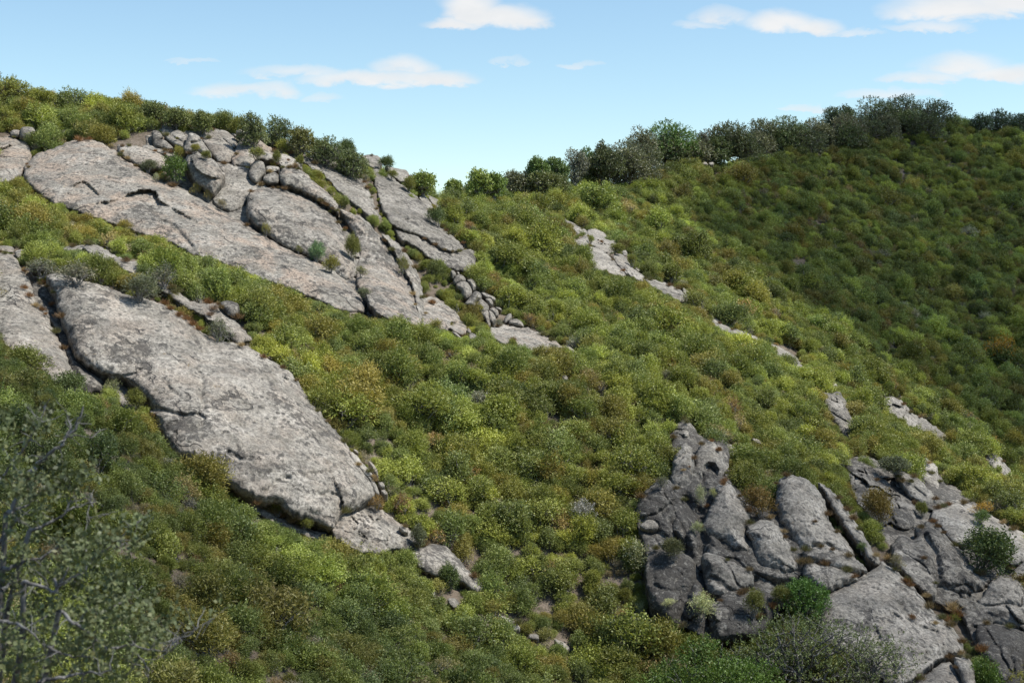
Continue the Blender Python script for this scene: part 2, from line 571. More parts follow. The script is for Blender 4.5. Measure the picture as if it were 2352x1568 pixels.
def resample(p, step, closed=True):
    q = np.vstack([p, p[:1]]) if closed else p
    s = np.r_[0, np.cumsum(np.hypot(*np.diff(q, axis=0).T))]
    n = max(6 if closed else 2, int(s[-1] / step))
    t = np.linspace(0, s[-1], n, endpoint=not closed)
    return np.stack([np.interp(t, s, q[:, 0]), np.interp(t, s, q[:, 1])], -1)


def inside(pts, poly):
    x, y = pts[:, 0], pts[:, 1]
    r = np.zeros(len(pts), bool)
    a = poly; b = np.roll(poly, -1, 0)
    for (x0, y0), (x1, y1) in zip(a, b):
        if y0 == y1:
            continue
        c = ((y0 > y) != (y1 > y)) & (x < (x1 - x0) * (y - y0) / (y1 - y0) + x0)
        r ^= c
    return r


def seg_dist(pts, a, b):
    """distance to a polyline (segments a->b) and the side of the nearest segment"""
    best = np.full(len(pts), 1e9); side = np.zeros(len(pts))
    for p, q in zip(a, b):
        v = q - p
        L = max((v ** 2).sum(), 1e-9)
        t = np.clip(((pts - p) @ v) / L, 0, 1)
        w = pts - p - t[:, None] * v
        d = np.hypot(w[:, 0], w[:, 1])
        cr = v[0] * w[:, 1] - v[1] * w[:, 0]
        m = d < best
        best = np.where(m, d, best); side = np.where(m, np.sign(cr), side)
    return best, side


MS = 3                                    # lattice on which rock cover is remembered
mgx, mgy = np.meshgrid(np.arange(-60, 2352 + 61, MS), np.arange(120, 1568 + 121, MS))
MPTS = np.stack([mgx.ravel(), mgy.ravel()], -1).astype(float)
ROCKD = np.full(mgx.size, 1e4)
seed_n = [100]
ROCKS = {}


def rock(name, label, parts, H=1.2, R=2.5, off=0.8, stand=1.0, rough=1.0, blocks=None, pink=0.3, lichen=0.5, tone=0.86,
         cracks=(), ledges=(), step=3.0, cat='rock', group=None, thick=2.2, jag=1.0, hollow=None):
    seed_n[0] += 7
    sd = seed_n[0]
    if isinstance(parts, str):
        parts = (parts,)
    p0 = outline(*parts)
    ext = max(np.ptp(p0[:, 0]), np.ptp(p0[:, 1]))
    if ext < 90:
        step = min(step, 2.0)
    if ext < 35:
        step = 1.3
    p = resample(chaikin(p0, 1), step)
    z3 = np.c_[p / 14.0, np.zeros(len(p))]
    jit = np.stack([fbm(z3, 1, 3, sd), fbm(z3, 1, 3, sd + 5)], -1) * min(3.4, ext * 0.03) * jag
    p = p + jit
    # interior lattice, jittered so that no rows show
    xs = np.arange(p[:, 0].min() + step * .5, p[:, 0].max(), step)
    ys = np.arange(p[:, 1].min() + step * .5, p[:, 1].max(), step)
    g = np.stack(np.meshgrid(xs, ys), -1).reshape(-1, 2)
    g = g + rng.uniform(-.25, .25, g.shape) * step
    g = g[inside(g, p)]
    dist, _ = seg_dist(g, p, np.roll(p, -1, 0))
    g = g[dist > step * .55]; dist = dist[dist > step * .55]
    nb = len(p)
    v2 = np.vstack([p, g])
    dist = np.r_[np.zeros(nb), dist]
    _, _, tri, _, _, _ = mgeo.delaunay_2d_cdt([Vector(q) for q in v2], [], [list(range(nb))], 1, 1e-6)
    tri = np.array([t for t in tri if len(t) == 3 and max(t) < len(v2)])
    # base surface: plane through the slope behind the outline
    smp = v2[rng.choice(len(v2), min(400, len(v2)), replace=False)]
    dd = depth_at(smp[:, 0], smp[:, 1])
    ok = dd < 9e3
    if ok.sum() < 8:
        smp = smp + np.array([0, 25.0]); dd = depth_at(smp[:, 0], smp[:, 1]); ok = dd < 9e3
    cx, cy = smp[ok].mean(0)
    A = np.c_[np.ones(ok.sum()), smp[ok, 0] - cx, smp[ok, 1] - cy]
    big = ext > 260
    if big:
        A = np.c_[A, A[:, 1] ** 2, A[:, 1] * A[:, 2], A[:, 2] ** 2]
    med = np.median(dd[ok])
    sel = np.abs(dd[ok] - med) < med * 0.22
    co = np.linalg.lstsq(A[sel], 1.0 / dd[ok][sel], rcond=None)[0]
    if not big:
        co[1:] *= stand

    def base(q):
        a, b = q[:, 0] - cx, q[:, 1] - cy
        w = co[0] + co[1] * a + co[2] * b
        if big:
            w = w + co[3] * a * a + co[4] * a * b + co[5] * b * b
        return 1.0 / np.clip(w, 1 / 400, 1 / 30)
    D = base(v2) - off
    mpu = np.median(D) / F                 # metres per frame unit
    t = np.clip(dist * mpu / R, 0, 1)
    D = D - H * np.sqrt(np.clip(1 - (1 - t) ** 2, 0, 1))
    P3 = unproj(v2[:, 0], v2[:, 1], D)
    edge = np.clip(dist * mpu / 0.6, 0, 1)
    size = min(1.0, ext * mpu / 9.0)
    disp = fbm(P3, 1 / 8.0, 2, sd) * 0.6 * size
    # bands and scallops that run down the slab
    Q = np.stack([P3[:, 0] * .45 + P3[:, 2] * .85, P3[:, 1] * .4, -P3[:, 0] * .25 + P3[:, 2] * .3], -1)
    disp += fbm(Q, 1 / 1.9, 3, sd + 2) * 0.17 * rough * (0.4 + 0.6 * size)
    disp += fbm(P3, 1 / 1.15, 5, sd + 3, 0.6) * 0.15 * rough * (0.5 + 0.5 * size)
    rid = 1 - np.abs(fbm(P3, 1 / 2.4, 3, sd + 4)) * 2.2
    disp -= np.clip(rid - 0.86, 0, 1) * 0.8 * rough * size
    if blocks:
        cell, amp = blocks
        ns = max(3, int(len(g) * step * step * mpu * mpu / (cell * cell)))
        sid = rng.choice(len(v2), min(ns, len(v2) - 1), replace=False)
        wv = v2 * mpu + np.stack([fbm(P3, 1 / (cell * 1.2), 2, sd + 8), fbm(P3, 1 / (cell * 1.2), 2, sd + 9)], -1) * cell * 0.45
        # joints favour the dip of the slabs: stretch cells along it
        ca, sa = math.cos(0.62), math.sin(0.62)
        wv = np.c_[(wv[:, 0] * ca + wv[:, 1] * sa) * 0.62, -wv[:, 0] * sa + wv[:, 1] * ca]
        f1 = np.full(len(v2), 1e9); f2 = f1.copy(); who = np.zeros(len(v2), int)
        for k, i in enumerate(sid):
            d = np.hypot(wv[:, 0] - wv[i, 0], wv[:, 1] - wv[i, 1])
            nf = d < f1
            f2 = np.where(nf, f1, np.minimum(f2, d))
            who = np.where(nf, k, who); f1 = np.where(nf, d, f1)
        off_k = rng.normal(0, amp, len(sid)); tx = rng.normal(0, .3, len(sid)); ty = rng.normal(0, .3, len(sid))
        rel = wv - wv[sid][who]
        disp += off_k[who] + np.clip(tx[who] * rel[:, 0] + ty[who] * rel[:, 1], -amp, amp)
        e = f2 - f1
        disp -= np.exp(-(e / (0.09 * cell)) ** 2) * amp * 1.1
        disp += np.clip(1 - f1 / cell, 0, 1) * amp * 0.7
    for (cp, w, dep) in cracks:
        q = resample(outline(*((cp,) if isinstance(cp, str) else cp)), 5, False)
        q = q + fbm(np.c_[q / 12.0, np.full(len(q), sd)], 1, 2, 5)[:, None] * 3.0
        d, _ = seg_dist(v2, q[:-1], q[1:])
        disp -= dep * np.exp(-(d * mpu / w) ** 2)
    for (cp, hgt, reach, sgn) in ledges:
        q = resample(outline(*((cp,) if isinstance(cp, str) else cp)), 5, False)
        q = q + fbm(np.c_[q / 12.0, np.full(len(q), sd)], 1, 2, 6)[:, None] * 2.0
        d, s = seg_dist(v2, q[:-1], q[1:])
        # fade out at the ends of the ledge
        de = np.minimum(np.hypot(*(v2 - q[0]).T), np.hypot(*(v2 - q[-1]).T)) * mpu
        fade = np.clip(de / (reach * 0.7), 0, 1)
        up = s * sgn < 0
        dm = d * mpu
        disp += np.where(up, hgt * .5 * np.exp(-dm / reach), -hgt * .5 * np.exp(-dm / reach)) * fade
        disp -= 0.30 * hgt * np.exp(-(dm / 0.22) ** 2) * fade * (~up)
    if hollow:
        q = outline(hollow[0])
        ins = inside(v2, q)
        d, _ = seg_dist(v2, q, np.roll(q, -1, 0))
        disp -= np.where(ins, hollow[1] * np.clip(d * mpu / 0.5, 0, 1) ** .7, 0)
    D = D - disp * edge
    P3 = unproj(v2[:, 0], v2[:, 1], D)
    # back: the rim goes into the hill and is closed there
    rim = unproj(p[:, 0], p[:, 1], D[:nb] + thick) + np.array([0, 0, -0.55 * thick])
    ctr = rim.mean(0) + np.array([0, thick * .6, -thick * .5])
    V = np.vstack([P3, rim, ctr[None]])
    n0 = len(P3)
    i = np.arange(nb); j = (i + 1) % nb
    sk = np.vstack([np.c_[i, i + n0, j], np.c_[j, i + n0, j + n0], np.c_[i + n0, np.full(nb, n0 + nb), j + n0]])
    # consistent orientation: towards the viewer on the face
    a, b, c = P3[tri[:, 0]], P3[tri[:, 1]], P3[tri[:, 2]]
    nrm = np.cross(b - a, c - a)
    flip = (nrm * a).sum(1) > 0
    tri[flip] = tri[flip][:, ::-1]
    k0 = unproj(*p.mean(0), D[0])
    if (np.cross(V[sk[0, 1]] - V[sk[0, 0]], V[sk[0, 2]] - V[sk[0, 0]]) * (V[sk[0, 0]] - P3.mean(0))).sum() < 0:
        sk = sk[:, ::-1]
    Fc = np.vstack([tri, sk])
    o3 = np.array([P3[:, 0].mean(), P3[:, 1].mean(), P3[:, 2].min()])
    me = mesh_from(name, V - o3, Fc, M_ROCK)
    o = obj(name, me, loc=o3)
    tag(o, label, cat, group)
    o['pink'] = float(pink); o['lichen'] = float(lichen); o['tone'] = float(tone)
    # remember what it covers
    bb = (MPTS[:, 0] > p[:, 0].min()) & (MPTS[:, 0] < p[:, 0].max()) & (MPTS[:, 1] > p[:, 1].min()) & (MPTS[:, 1] < p[:, 1].max())
    ii = np.where(bb)[0]
    ii = ii[inside(MPTS[ii], p)]
    ROCKD[ii] = np.minimum(ROCKD[ii], base(MPTS[ii]) - off)
    ROCKS.setdefault(name, []).append((o, v2, D))
    return o


# ---- upper slabs, left to right
rock('rock_wall', 'plain grey bedrock showing in the clefts between the upper slabs and bulges',
     'U335,305 420,285 500,300 560,330 640,400 700,440 790,490 830,560 870,690 900,735 860,740 800,680 700,610 600,560 500,490 430,450 400,400 335,345', H=.3, R=1.5, off=-.3, pink=.2, lichen=.55, tone=.85, step=3, blocks=(1.6, .2))
rock('granite_slab', 'long pink granite slab with an arched overhang, sloping down across the upper hillside',
     ('A360,790 480,745 570,710 640,690 700,688 780,720 860,770 930,800 960,850 1060,890 1150,960 1240,1030 1330,1050 1450,1085 1530,1150 1600,1180 1700,1250 1800,1310',
      'U560,512 640,560 700,590 755,612 800,650 842,697 835,720 780,715 730,690 650,660 560,630 500,600 450,592 400,560 330,540 250,512 180,490 115,465 65,428 50,395 78,355'),
     H=2.2, R=3.0, off=0.6, rough=1.0, pink=0.95, lichen=0.52, tone=0.96,
     cracks=[('A1280,1350 1360,1380 1420,1450 1500,1540', .22, .55), ('A1680,1360 1760,1420 1840,1480', .14, .3), ('A1490,1255 1600,1265', .13, .3),
             ('A250,830 200,900 150,975', .2, .45), ('A1530,1170 1620,1200 1700,1250 1800,1310', .2, .5), ('A330,920 420,910 480,880', .12, .22),
             ('A500,1080 560,1040', .12, .2), ('A980,1350 1080,1420 1180,1490', .16, .3), ('B130,870 250,960 330,1080', .14, .25)],
     ledges=[('A550,1110 575,1070 605,1045 650,1030 700,1060 740,1100 800,1165', .5, 1.3, 1),
             ('A945,1168 1000,1140 1040,1112 1130,1100 1220,1110 1245,1180 1335,1228', 1.5, 1.6, 1)])
rock('granite_slab', 'pinkish granite slab with a rolled lip at the left end of the upper outcrop',
     'A-60,650 0,680 60,668 130,685 200,710 240,760 250,850 200,930 150,975 110,1030 0,1050 -60,1050',
     H=1.6, R=2.4, off=0.9, pink=0.9, lichen=0.5, tone=0.93, ledges=[('A-40,790 20,770 70,755 110,735', 1.1, 1.0, 1)],
     cracks=[('A90,930 130,980 160,970', .16, .4), ('A0,830 40,850', .15, .4)])
rock('boulder', 'large egg-shaped grey boulder perched above the left upper slab', 'A150,640 165,608 210,600 255,605 283,640 280,690 255,720 200,715 155,690',
     H=1.0, R=1.1, off=2.4, stand=.3, pink=.15, lichen=.35, thick=1.6, cat='boulder')
rock('boulder', 'smaller grey boulder touching the egg-shaped boulder on the left slab', 'A75,650 95,628 140,622 165,640 160,685 110,690 80,680',
     H=.8, R=.9, off=1.8, stand=.3, pink=.2, lichen=.3, thick=1.4, cat='boulder')
rock('granite_slab', 'pale flat rock sheet between the pink slab and the bright green shrub',
     'A915,745 1000,745 1100,760 1200,790 1285,825 1315,880 1290,930 1180,920 1080,900 1000,860 940,810',
     H=.7, R=1.4, off=.9, pink=.5, lichen=.35, tone=1.02)
GB = 'blocks of the jointed outcrop under the brush line'
rock('rock_block', 'upright jointed grey block topped by a shrub, highest in the outcrop left of the pinnacle', 'J400,190 470,180 600,190 630,240 560,300 440,335 370,330 360,250', H=.9, R=.8, off=1.3, stand=.5, lichen=.4, pink=.1, tone=.9, step=2, jag=.6, thick=1.5)
rock('rock_block', 'dark grey rounded block at the shaded left side of the jointed outcrop', 'J215,290 330,280 390,350 405,400 330,450 300,540 250,510 225,400', H=.9, R=.8, off=1.2, stand=.5, lichen=.55, pink=.1, tone=.74, step=2, thick=1.5)
rock('rock_block', 'big slanted grey block split by two parallel joints beside the pinnacle', 'J405,345 500,335 620,260 700,300 775,390 775,450 725,570 640,540 540,490 450,425', H=1.0, R=.7, off=1.4, stand=.6, lichen=.4, pink=.1, tone=.92, step=2, jag=.6, cracks=[('J460,320 560,390 680,450 770,520', .14, .5), ('J600,250 680,330', .1, .3)], thick=1.5)
rock('rock_block', 'low dark broken block at the foot of the jointed outcrop', 'J250,490 330,430 420,425 500,490 570,560 500,600 380,570 280,560', H=.8, R=.6, off=1.0, stand=.6, lichen=.55, pink=.1, tone=.76, step=2, blocks=(.8, .2), thick=1.5)
rock('rock_ledge', 'thin pale ledge under the jointed outcrop, with dry grass on it', 'J100,500 200,520 330,560 440,580 560,630 590,700 480,700 430,660 330,630 180,590 60,560', H=.4, R=.7, off=.8, pink=.3, lichen=.3, tone=.98, step=2)
rock('rock_pinnacle', 'upright grey rock pinnacle with a pale rounded head beside the bright green shrub',
     'J800,330 850,315 900,330 960,370 1020,420 1015,445 1065,510 1105,580 1170,650 1160,700 1080,700 980,650 930,610 850,640 770,660 715,590 720,530 760,450 785,380',
     H=1.5, R=1.2, off=2.6, stand=.35, pink=.2, lichen=.3, tone=.98, step=1.6, cracks=[('J850,470 920,490 960,470', .16, .6), ('J960,430 1010,470', .13, .4)], jag=.7)
rock('boulder', 'huge leaning angular boulder with a reddish dark face below the pinnacle',
     'J770,670 850,630 940,605 1000,660 1130,720 1215,755 1260,830 1310,900 1380,960 1370,1020 1330,1100 1260,1215 1200,1310 1080,1230 960,1150 870,1080 830,960 750,860 735,750',
     H=2.0, R=1.4, off=2.8, stand=.5, pink=.9, lichen=.62, tone=.9, step=1.8, ledges=[('J820,650 900,860 1010,960 1150,1010 1330,1040', .7, 1.3, 1)], cat='boulder', jag=.6)
rock('rock_dome', 'half-dome of grey rock tucked under the curved rolls at the top of the outcrop',
     'J1010,430 1120,390 1250,380 1350,425 1450,495 1530,570 1540,640 1490,700 1460,800 1330,800 1240,770 1160,660 1050,510',
     H=1.6, R=2.2, off=1.0, stand=.8, pink=.35, lichen=.45, tone=.9, step=2)
rock('rock_roll', 'left of two curved sausage-like rock rolls capping the half-dome', 'J830,285 900,262 1000,270 1100,285 1180,255 1290,260 1280,330 1245,378 1150,382 1080,405 1020,425 960,365 890,325', H=1.0, R=.75, off=2.0, stand=.6, pink=.2, lichen=.5, tone=.9, step=1.6, cracks=[('J1125,280 1120,390', .12, .4)])
rock('rock_roll', 'right curved rock roll, thick and smooth, ending in a point above the half-dome', 'J1270,275 1370,278 1440,320 1500,380 1562,450 1550,530 1520,580 1440,495 1350,425 1250,372', H=1.1, R=.8, off=2.0, stand=.6, pink=.2, lichen=.5, tone=.92, step=1.6)
rock('boulder', 'small rounded stone sitting on the skyline brush edge above the pink shoulder', 'J1540,290 1600,262 1660,280 1688,312 1620,345 1550,330', H=.6, R=.5, off=2.6, stand=.3, pink=.3, lichen=.3, thick=1, cat='boulder')
rock('boulder', 'low pale stone wedged between the right rock roll and dry red grass', 'J1450,320 1520,318 1560,345 1540,380 1490,370', H=.5, R=.4, off=2.2, stand=.4, pink=.4, lichen=.2, thick=1, cat='boulder')
rock('rock_shoulder', 'broad pink rock shoulder with a flaked rim right of the rock rolls',
     'J1620,350 1680,335 1790,370 1900,420 2000,490 2100,570 2175,635 2165,750 2050,770 1960,750 1860,750 1800,840 1740,870 1600,850 1480,840 1475,700 1540,560 1600,430',
     H=1.7, R=1.8, off=1.5, stand=.8, pink=1.0, lichen=.45, tone=.94, step=2, ledges=[('J1640,390 1780,420 1900,440 2010,520 2150,640', .4, .5, 1)], cracks=[('J1480,690 1560,760', .16, .4)])
rock('rock_wall', 'hollowed pale grey rock wall beneath the pink shoulder, behind the leaning boulder',
     'J1180,770 1450,810 1750,840 1760,960 1800,1090 1870,1110 2010,1130 2060,1200 1900,1300 1760,1350 1640,1480 1480,1560 1300,1500 1150,1380 1320,1100 1370,960',
     H=.5, R=2.0, off=.2, stand=.9, pink=.15, lichen=.42, tone=1.0, step=2.4)
rock('rock_block', 'square jointed boulder left in the knot of blocks above the grey bulge', 'J1770,830 1850,745 1970,770 2000,840 2015,940 1925,1045 1870,1125 1780,1060 1735,960', H=1.1, R=.8, off=2.0, stand=.6, pink=.15, lichen=.45, tone=.88, step=1.6, cracks=[('J1780,880 1850,870 1900,830', .1, .35)], jag=.6)
rock('rock_block', 'rounded block in the knot of blocks, under a tuft of dry grass', 'J1965,1000 2050,945 2150,935 2235,1000 2222,1110 2150,1135 2060,1125 1970,1090', H=1.0, R=.7, off=2.0, stand=.6, pink=.15, lichen=.42, tone=.9, step=1.6)
rock('rock_block', 'flat topped block behind the dry grass tuft in the knot of blocks', 'J2010,850 2100,830 2235,860 2210,930 2080,965 2010,935', H=.7, R=.5, off=1.6, stand=.6, pink=.2, lichen=.35, tone=.98, step=1.6)
rock('rock_roll', 'long smooth rock roll that overhangs the big grey bulge',
     'B380,490 430,465 500,468 560,508 640,585 720,648 785,720 795,795 725,748 650,695 560,655 480,615 400,600 372,545',
     H=1.6, R=1.1, off=2.4, stand=.8, pink=.75, lichen=.42, tone=.96, step=2)
rock('rock_ledge', 'pale cracked ledge with dry tufts above the long rock roll', 'B365,372 440,378 520,440 545,480 500,475 400,475 370,430', H=.7, R=.6, off=1.6, pink=.3, lichen=.25, tone=1.02, step=1.6, blocks=(.9, .15))
rock('rock_dome', 'big rounded grey bulge of rock with the blue-green shrub at its foot',
     'B150,650 230,620 330,603 400,608 480,638 580,678 680,738 760,800 805,870 845,960 885,1060 920,1140 905,1200 850,1270 790,1230 700,1160 600,1110 560,1090 480,1060 400,1025 320,965 230,895 150,810',
     H=3.0, R=3.6, off=1.1, pink=.55, lichen=.6, tone=.92, step=2.4, cracks=[('B470,740 520,770', .1, .2)], rough=1.1)
rock('granite_slab', 'tall pink-grey slab with dark round lichen spots right of the bulge',
     'B795,755 860,785 940,808 1000,855 1050,915 1110,978 1180,1060 1240,1130 1305,1240 1335,1330 1355,1430 1365,1590 1260,1560 1130,1530 1040,1470 960,1370 910,1260 915,1140 935,1090 930,1000 870,890 815,815',
     H=2.2, R=2.6, off=1.2, pink=.75, lichen=.56, tone=.95, step=2.4,
     ledges=[('B1160,1390 1210,1385 1240,1440 1260,1500', .7, .6, -1)], cracks=[('B820,840 880,840', .18, .5), ('B1200,1230 1270,1290 1300,1380', .16, .5)])
rock('rock_rib', 'narrow grey rib of rock edging the tall spotted slab, with stones lodged behind it',
     'B1075,925 1150,955 1225,1020 1285,1090 1315,1150 1355,1230 1378,1330 1385,1420 1395,1570 1350,1580 1335,1430 1310,1300 1260,1200 1205,1105 1150,1015',
     H=1.2, R=.7, off=1.8, pink=.2, lichen=.4, tone=.98, step=1.8, cracks=[('B1170,1050 1220,1110 1280,1230', .16, .6)])
for k, (q, lb) in enumerate([('B1180,1040 1215,1030 1240,1060 1220,1100 1190,1090', 'rounded stone lodged high behind the narrow rib'),
                             ('B1215,1110 1260,1100 1280,1140 1240,1150', 'flat pale stone lodged behind the narrow rib beside a leafy tuft'),
                             ('B1255,1215 1285,1210 1300,1245 1275,1260', 'dark round stone stuck in the cleft behind the narrow rib'),
                             ('B975,1350 1010,1345 1050,1400 1040,1440 1000,1420', 'low rounded stone at the foot of the tall spotted slab')]):
    rock('stone', lb, q, H=.45, R=.4, off=2.4, stand=.5, pink=.3, lichen=.35, thick=.8)
rock('granite_slab', 'small pale slab with a dark undercut, lowest right in the upper slab row',
     ('I-60,480 60,440 145,455 300,540 400,650 500,780 570,860 585,920 530,990 430,935 320,885 280,920 150,900 0,880 -60,880',),
     H=1.3, R=1.3, off=1.0, pink=.7, lichen=.45, tone=1.0, step=2, ledges=[('I290,880 340,810 460,790 560,850', 1.0, .8, 1)])
for q, lb in [('I585,975 620,938 680,960 728,1035 590,1040', 'pale egg-shaped stone at the foot of the undercut slab'),
              ('I350,915 430,950 545,1045 440,1010', 'flat stone slice below the undercut slab'),
              ('I575,865 632,920 600,955 565,930', 'small stone leaning on the tip of the undercut slab')]:
    rock('stone', lb, q, H=.5, R=.4, off=1.6, stand=.5, pink=.3, lichen=.25, thick=.8)

# ---- far part of the upper outcrop
rock('rock_wall', 'pale weathered rock wall with sparse ledges below the dark skyline shrubs',
     'B690,380 760,370 810,400 840,480 900,500 965,560 1010,650 1060,760 1090,840 1000,810 900,720 820,660 740,580 660,480 600,450 550,430 600,390',
     H=1.0, R=2.0, off=.8, pink=.15, lichen=.45, tone=.88, step=2.2, blocks=(2.2, .22))
rock('rock_block', 'squared rock crown at the top of the far grey cliff', 'B935,392 1010,378 1080,392 1098,430 1082,475 1030,482 960,430', H=1.1, R=1.0, off=1.8, stand=.5, pink=.1, lichen=.42, tone=.9, step=1.8, cracks=[('B940,420 1010,440 1080,465', .12, .3)])
rock('boulder', 'small pointed boulder left of the crown of the far cliff, on the skyline', 'B895,352 960,352 980,380 930,405 905,385', H=.7, R=.6, off=1.8, stand=.4, pink=.1, lichen=.3, thick=1.2, cat='boulder')
rock('rock_wall', 'big plain grey cliff face at the right end of the upper outcrop, cut by one slanting crack',
     'B1015,480 1090,478 1150,520 1200,570 1260,608 1340,678 1420,755 1485,845 1560,925 1625,980 1668,1035 1640,1060 1560,1060 1480,1020 1400,975 1330,935 1250,912 1165,880 1105,785 1075,700 1040,600 1028,540',
     H=2.0, R=2.6, off=1.4, pink=.05, lichen=.5, tone=.80, step=2.4, cracks=[('B1060,540 1160,560 1270,640 1400,750', .16, .4), ('B1290,590 1350,680 1410,760', .14, .35)], blocks=(5, .18))
rock('granite_slab', 'lower grey apron under the plain cliff face, separated by a dark crack',
     'B1160,875 1250,905 1330,925 1400,965 1480,1010 1560,1045 1660,1048 1725,1030 1755,1080 1745,1140 1715,1215 1620,1190 1500,1160 1400,1090 1300,1005 1210,980',
     H=1.3, R=2.0, off=.9, pink=.1, lichen=.52, tone=.86, step=2.4, blocks=(3.5, .2))
for q, lb in [('B1105,455 1200,478 1272,490 1295,540 1240,585 1155,525', 'cracked grey block on the edge of the far cliff beside a dark shrub'),
              ('B1285,540 1350,578 1373,612 1315,628 1278,585', 'low wedge of rock on the far cliff edge'),
              ('B1340,660 1400,668 1455,745 1430,775 1385,740', 'split rock slice standing beside the tilted block on the cliff edge'),
              ('B1400,645 1442,628 1500,688 1550,762 1505,770 1450,725 1420,685', 'tilted oblong block, last on the edge of the far cliff')]:
    rock('rock_block', lb, q, H=1.0, R=.7, off=2.0, stand=.5, pink=.1, lichen=.35, tone=.95, step=1.6, thick=1.5)
GS = 'stones scattered below the dark skyline shrubs'
for q in ['B465,255 495,245 508,270 490,288 468,280', 'B508,290 545,282 565,315 548,342 515,335', 'B580,262 612,256 630,290 605,315 583,300', 'B640,268 685,262 700,290 660,295',
          'B400,275 440,268 450,300 420,320 398,305', 'B430,310 470,300 500,320 495,355 450,352', 'B330,265 365,262 375,285 340,290', 'B745,330 790,325 800,365 760,380 740,360',
          'B360,300 395,295 402,325 370,335', 'B470,350 505,345 510,372 480,380', 'B540,258 575,250 580,285 550,290']:
    rock('stone', 'rounded grey stone among the scattered stones below the dark skyline shrubs', q, H=.6, R=.5, off=1.2, stand=.4, pink=.1, lichen=.4, tone=.85, thick=1, group=GS)
rock('rock_ledge', 'broken grey ledge under the scattered stones near the skyline', 'B420,350 500,375 580,400 640,450 700,520 640,500 560,440 500,420 440,390', H=.7, R=.7, off=.9, pink=.1, lichen=.5, tone=.8, blocks=(.9, .22), step=1.8)

# ---- row of boulders running down from the cliff
for q, lb, kw in [
    ('I340,110 385,98 425,160 372,235 338,200', 'upright slim boulder at the top of the boulder row', dict()),
    ('I420,130 455,125 468,160 440,170', 'tiny pale stone behind the top of the boulder row', dict()),
    ('I372,245 420,170 480,153 542,208 545,260 430,300 380,310', 'lichen-dark rounded boulder sitting on the biggest boulder of the row', dict(lichen=.7)),
    ('I408,290 480,255 555,250 612,320 642,400 602,475 540,515 500,480 468,390 418,330', 'biggest smooth boulder of the row, egg-shaped and grey-brown', dict(pink=.4)),
    ('I552,235 620,213 672,250 697,310 682,372 640,398 598,310', 'rounded boulder right of the biggest boulder in the row', dict()),
    ('I540,530 620,440 672,378 735,398 772,460 745,500 695,545 690,610 600,600 535,575', 'speckled dark boulder just under the biggest one in the row', dict(lichen=.65)),
    ('I742,410 780,398 860,428 932,458 953,500 912,535 870,488 800,495', 'flat wedge-shaped boulder pointing right in the boulder row', dict()),
    ('I808,492 850,473 900,498 925,560 872,595 838,545', 'rounded boulder tucked under the flat wedge boulder', dict()),
    ('I688,545 740,483 800,518 862,580 864,625 822,690 720,670 688,605', 'smooth boulder in the middle of the row with a leafy tuft on it', dict()),
    ('I735,665 820,650 855,640 865,760 885,835 850,870 808,790', 'tall buried boulder below the middle of the row', dict(pink=.25)),
    ('I848,638 900,658 955,740 935,815 890,830 853,765', 'oval boulder leaning on the tall buried one', dict()),
    ('I858,622 920,598 982,638 988,705 952,745 890,668', 'squat boulder beside the oval one in the row', dict()),
    ('I938,595 1000,597 1037,630 1012,655 960,628', 'small pale stone at the right edge of the boulder row', dict()),
    ('I1068,740 1130,678 1168,690 1162,760 1082,825 1058,805', 'slim leaning stone left of the block-shaped boulder', dict()),
    ('I1128,780 1210,743 1282,778 1332,840 1312,865 1180,850 1128,835', 'block-shaped boulder lying alone above the low slab', dict(pink=.5))]:
    a = dict(H=1.0, R=.75, off=1.5, stand=.4, pink=.15, lichen=.36, tone=.95, thick=1.3, cat='boulder'); a.update(kw)
    rock('boulder', lb, q, **a)
rock('granite_slab', 'low layered slab with parallel cracks at the end of the boulder row',
     'I850,900 930,850 1050,830 1150,840 1300,862 1450,898 1600,975 1720,1038 1800,1088 1845,1132 1800,1180 1700,1200 1620,1230 1560,1250 1480,1240 1400,1190 1250,1130 1130,1110 1030,1090 860,990',
     H=1.2, R=1.1, off=1.0, pink=.6, lichen=.42, tone=1.02, step=1.8, cracks=[('I1290,890 1420,940 1560,1040 1700,1110', .16, .6), ('I1250,1020 1300,1010 1400,1070 1480,1120', .13, .45), ('I1420,1050 1540,1070 1680,1110', .13, .4), ('I870,960 960,940 1100,990', .1, .3)])
rock('boulder', 'pale rounded knob of rock at the tip of the low layered slab', 'I1840,1120 1930,1115 2010,1178 2085,1242 2040,1300 1950,1260 1880,1205', H=.9, R=.8, off=1.0, stand=.8, pink=.6, lichen=.3, tone=1.02, cat='boulder')

# ---- outcrops along the middle spur
for q, lb in [('P130,80 170,68 183,110 135,118', 'pale upper stone of the small stone pile on the spur'), ('P133,113 187,108 197,165 148,170', 'pale lower stone of the small stone pile on the spur'),
              ('P178,85 207,83 208,125 184,127', 'narrow stone at the right of the small stone pile on the spur'), ('P262,88 280,85 303,130 282,138', 'slanted pale stone right of the small stone pile, half in shrubs')]:
    rock('stone', lb, q, H=.6, R=.6, off=1.6, stand=.3, pink=.1, lichen=.25, tone=1.05, thick=1.2)
rock('rock_outcrop', 'cracked blocky crest of the spur outcrop', 'P485,240 540,215 600,238 655,290 725,340 765,372 700,390 650,410 620,420 580,375 505,345 540,305 495,270', H=1.3, R=1.2, off=1.4, stand=.7, pink=.1, lichen=.3, tone=1.0, blocks=(1.6, .35), step=1.8)
rock('rock_outcrop', 'jointed grey stones left of the spur crest, under shrubs', 'P375,320 440,298 490,278 502,340 508,370 440,370', H=1.0, R=.9, off=1.2, stand=.7, pink=.1, lichen=.3, tone=.98, blocks=(1.3, .3), step=1.8)
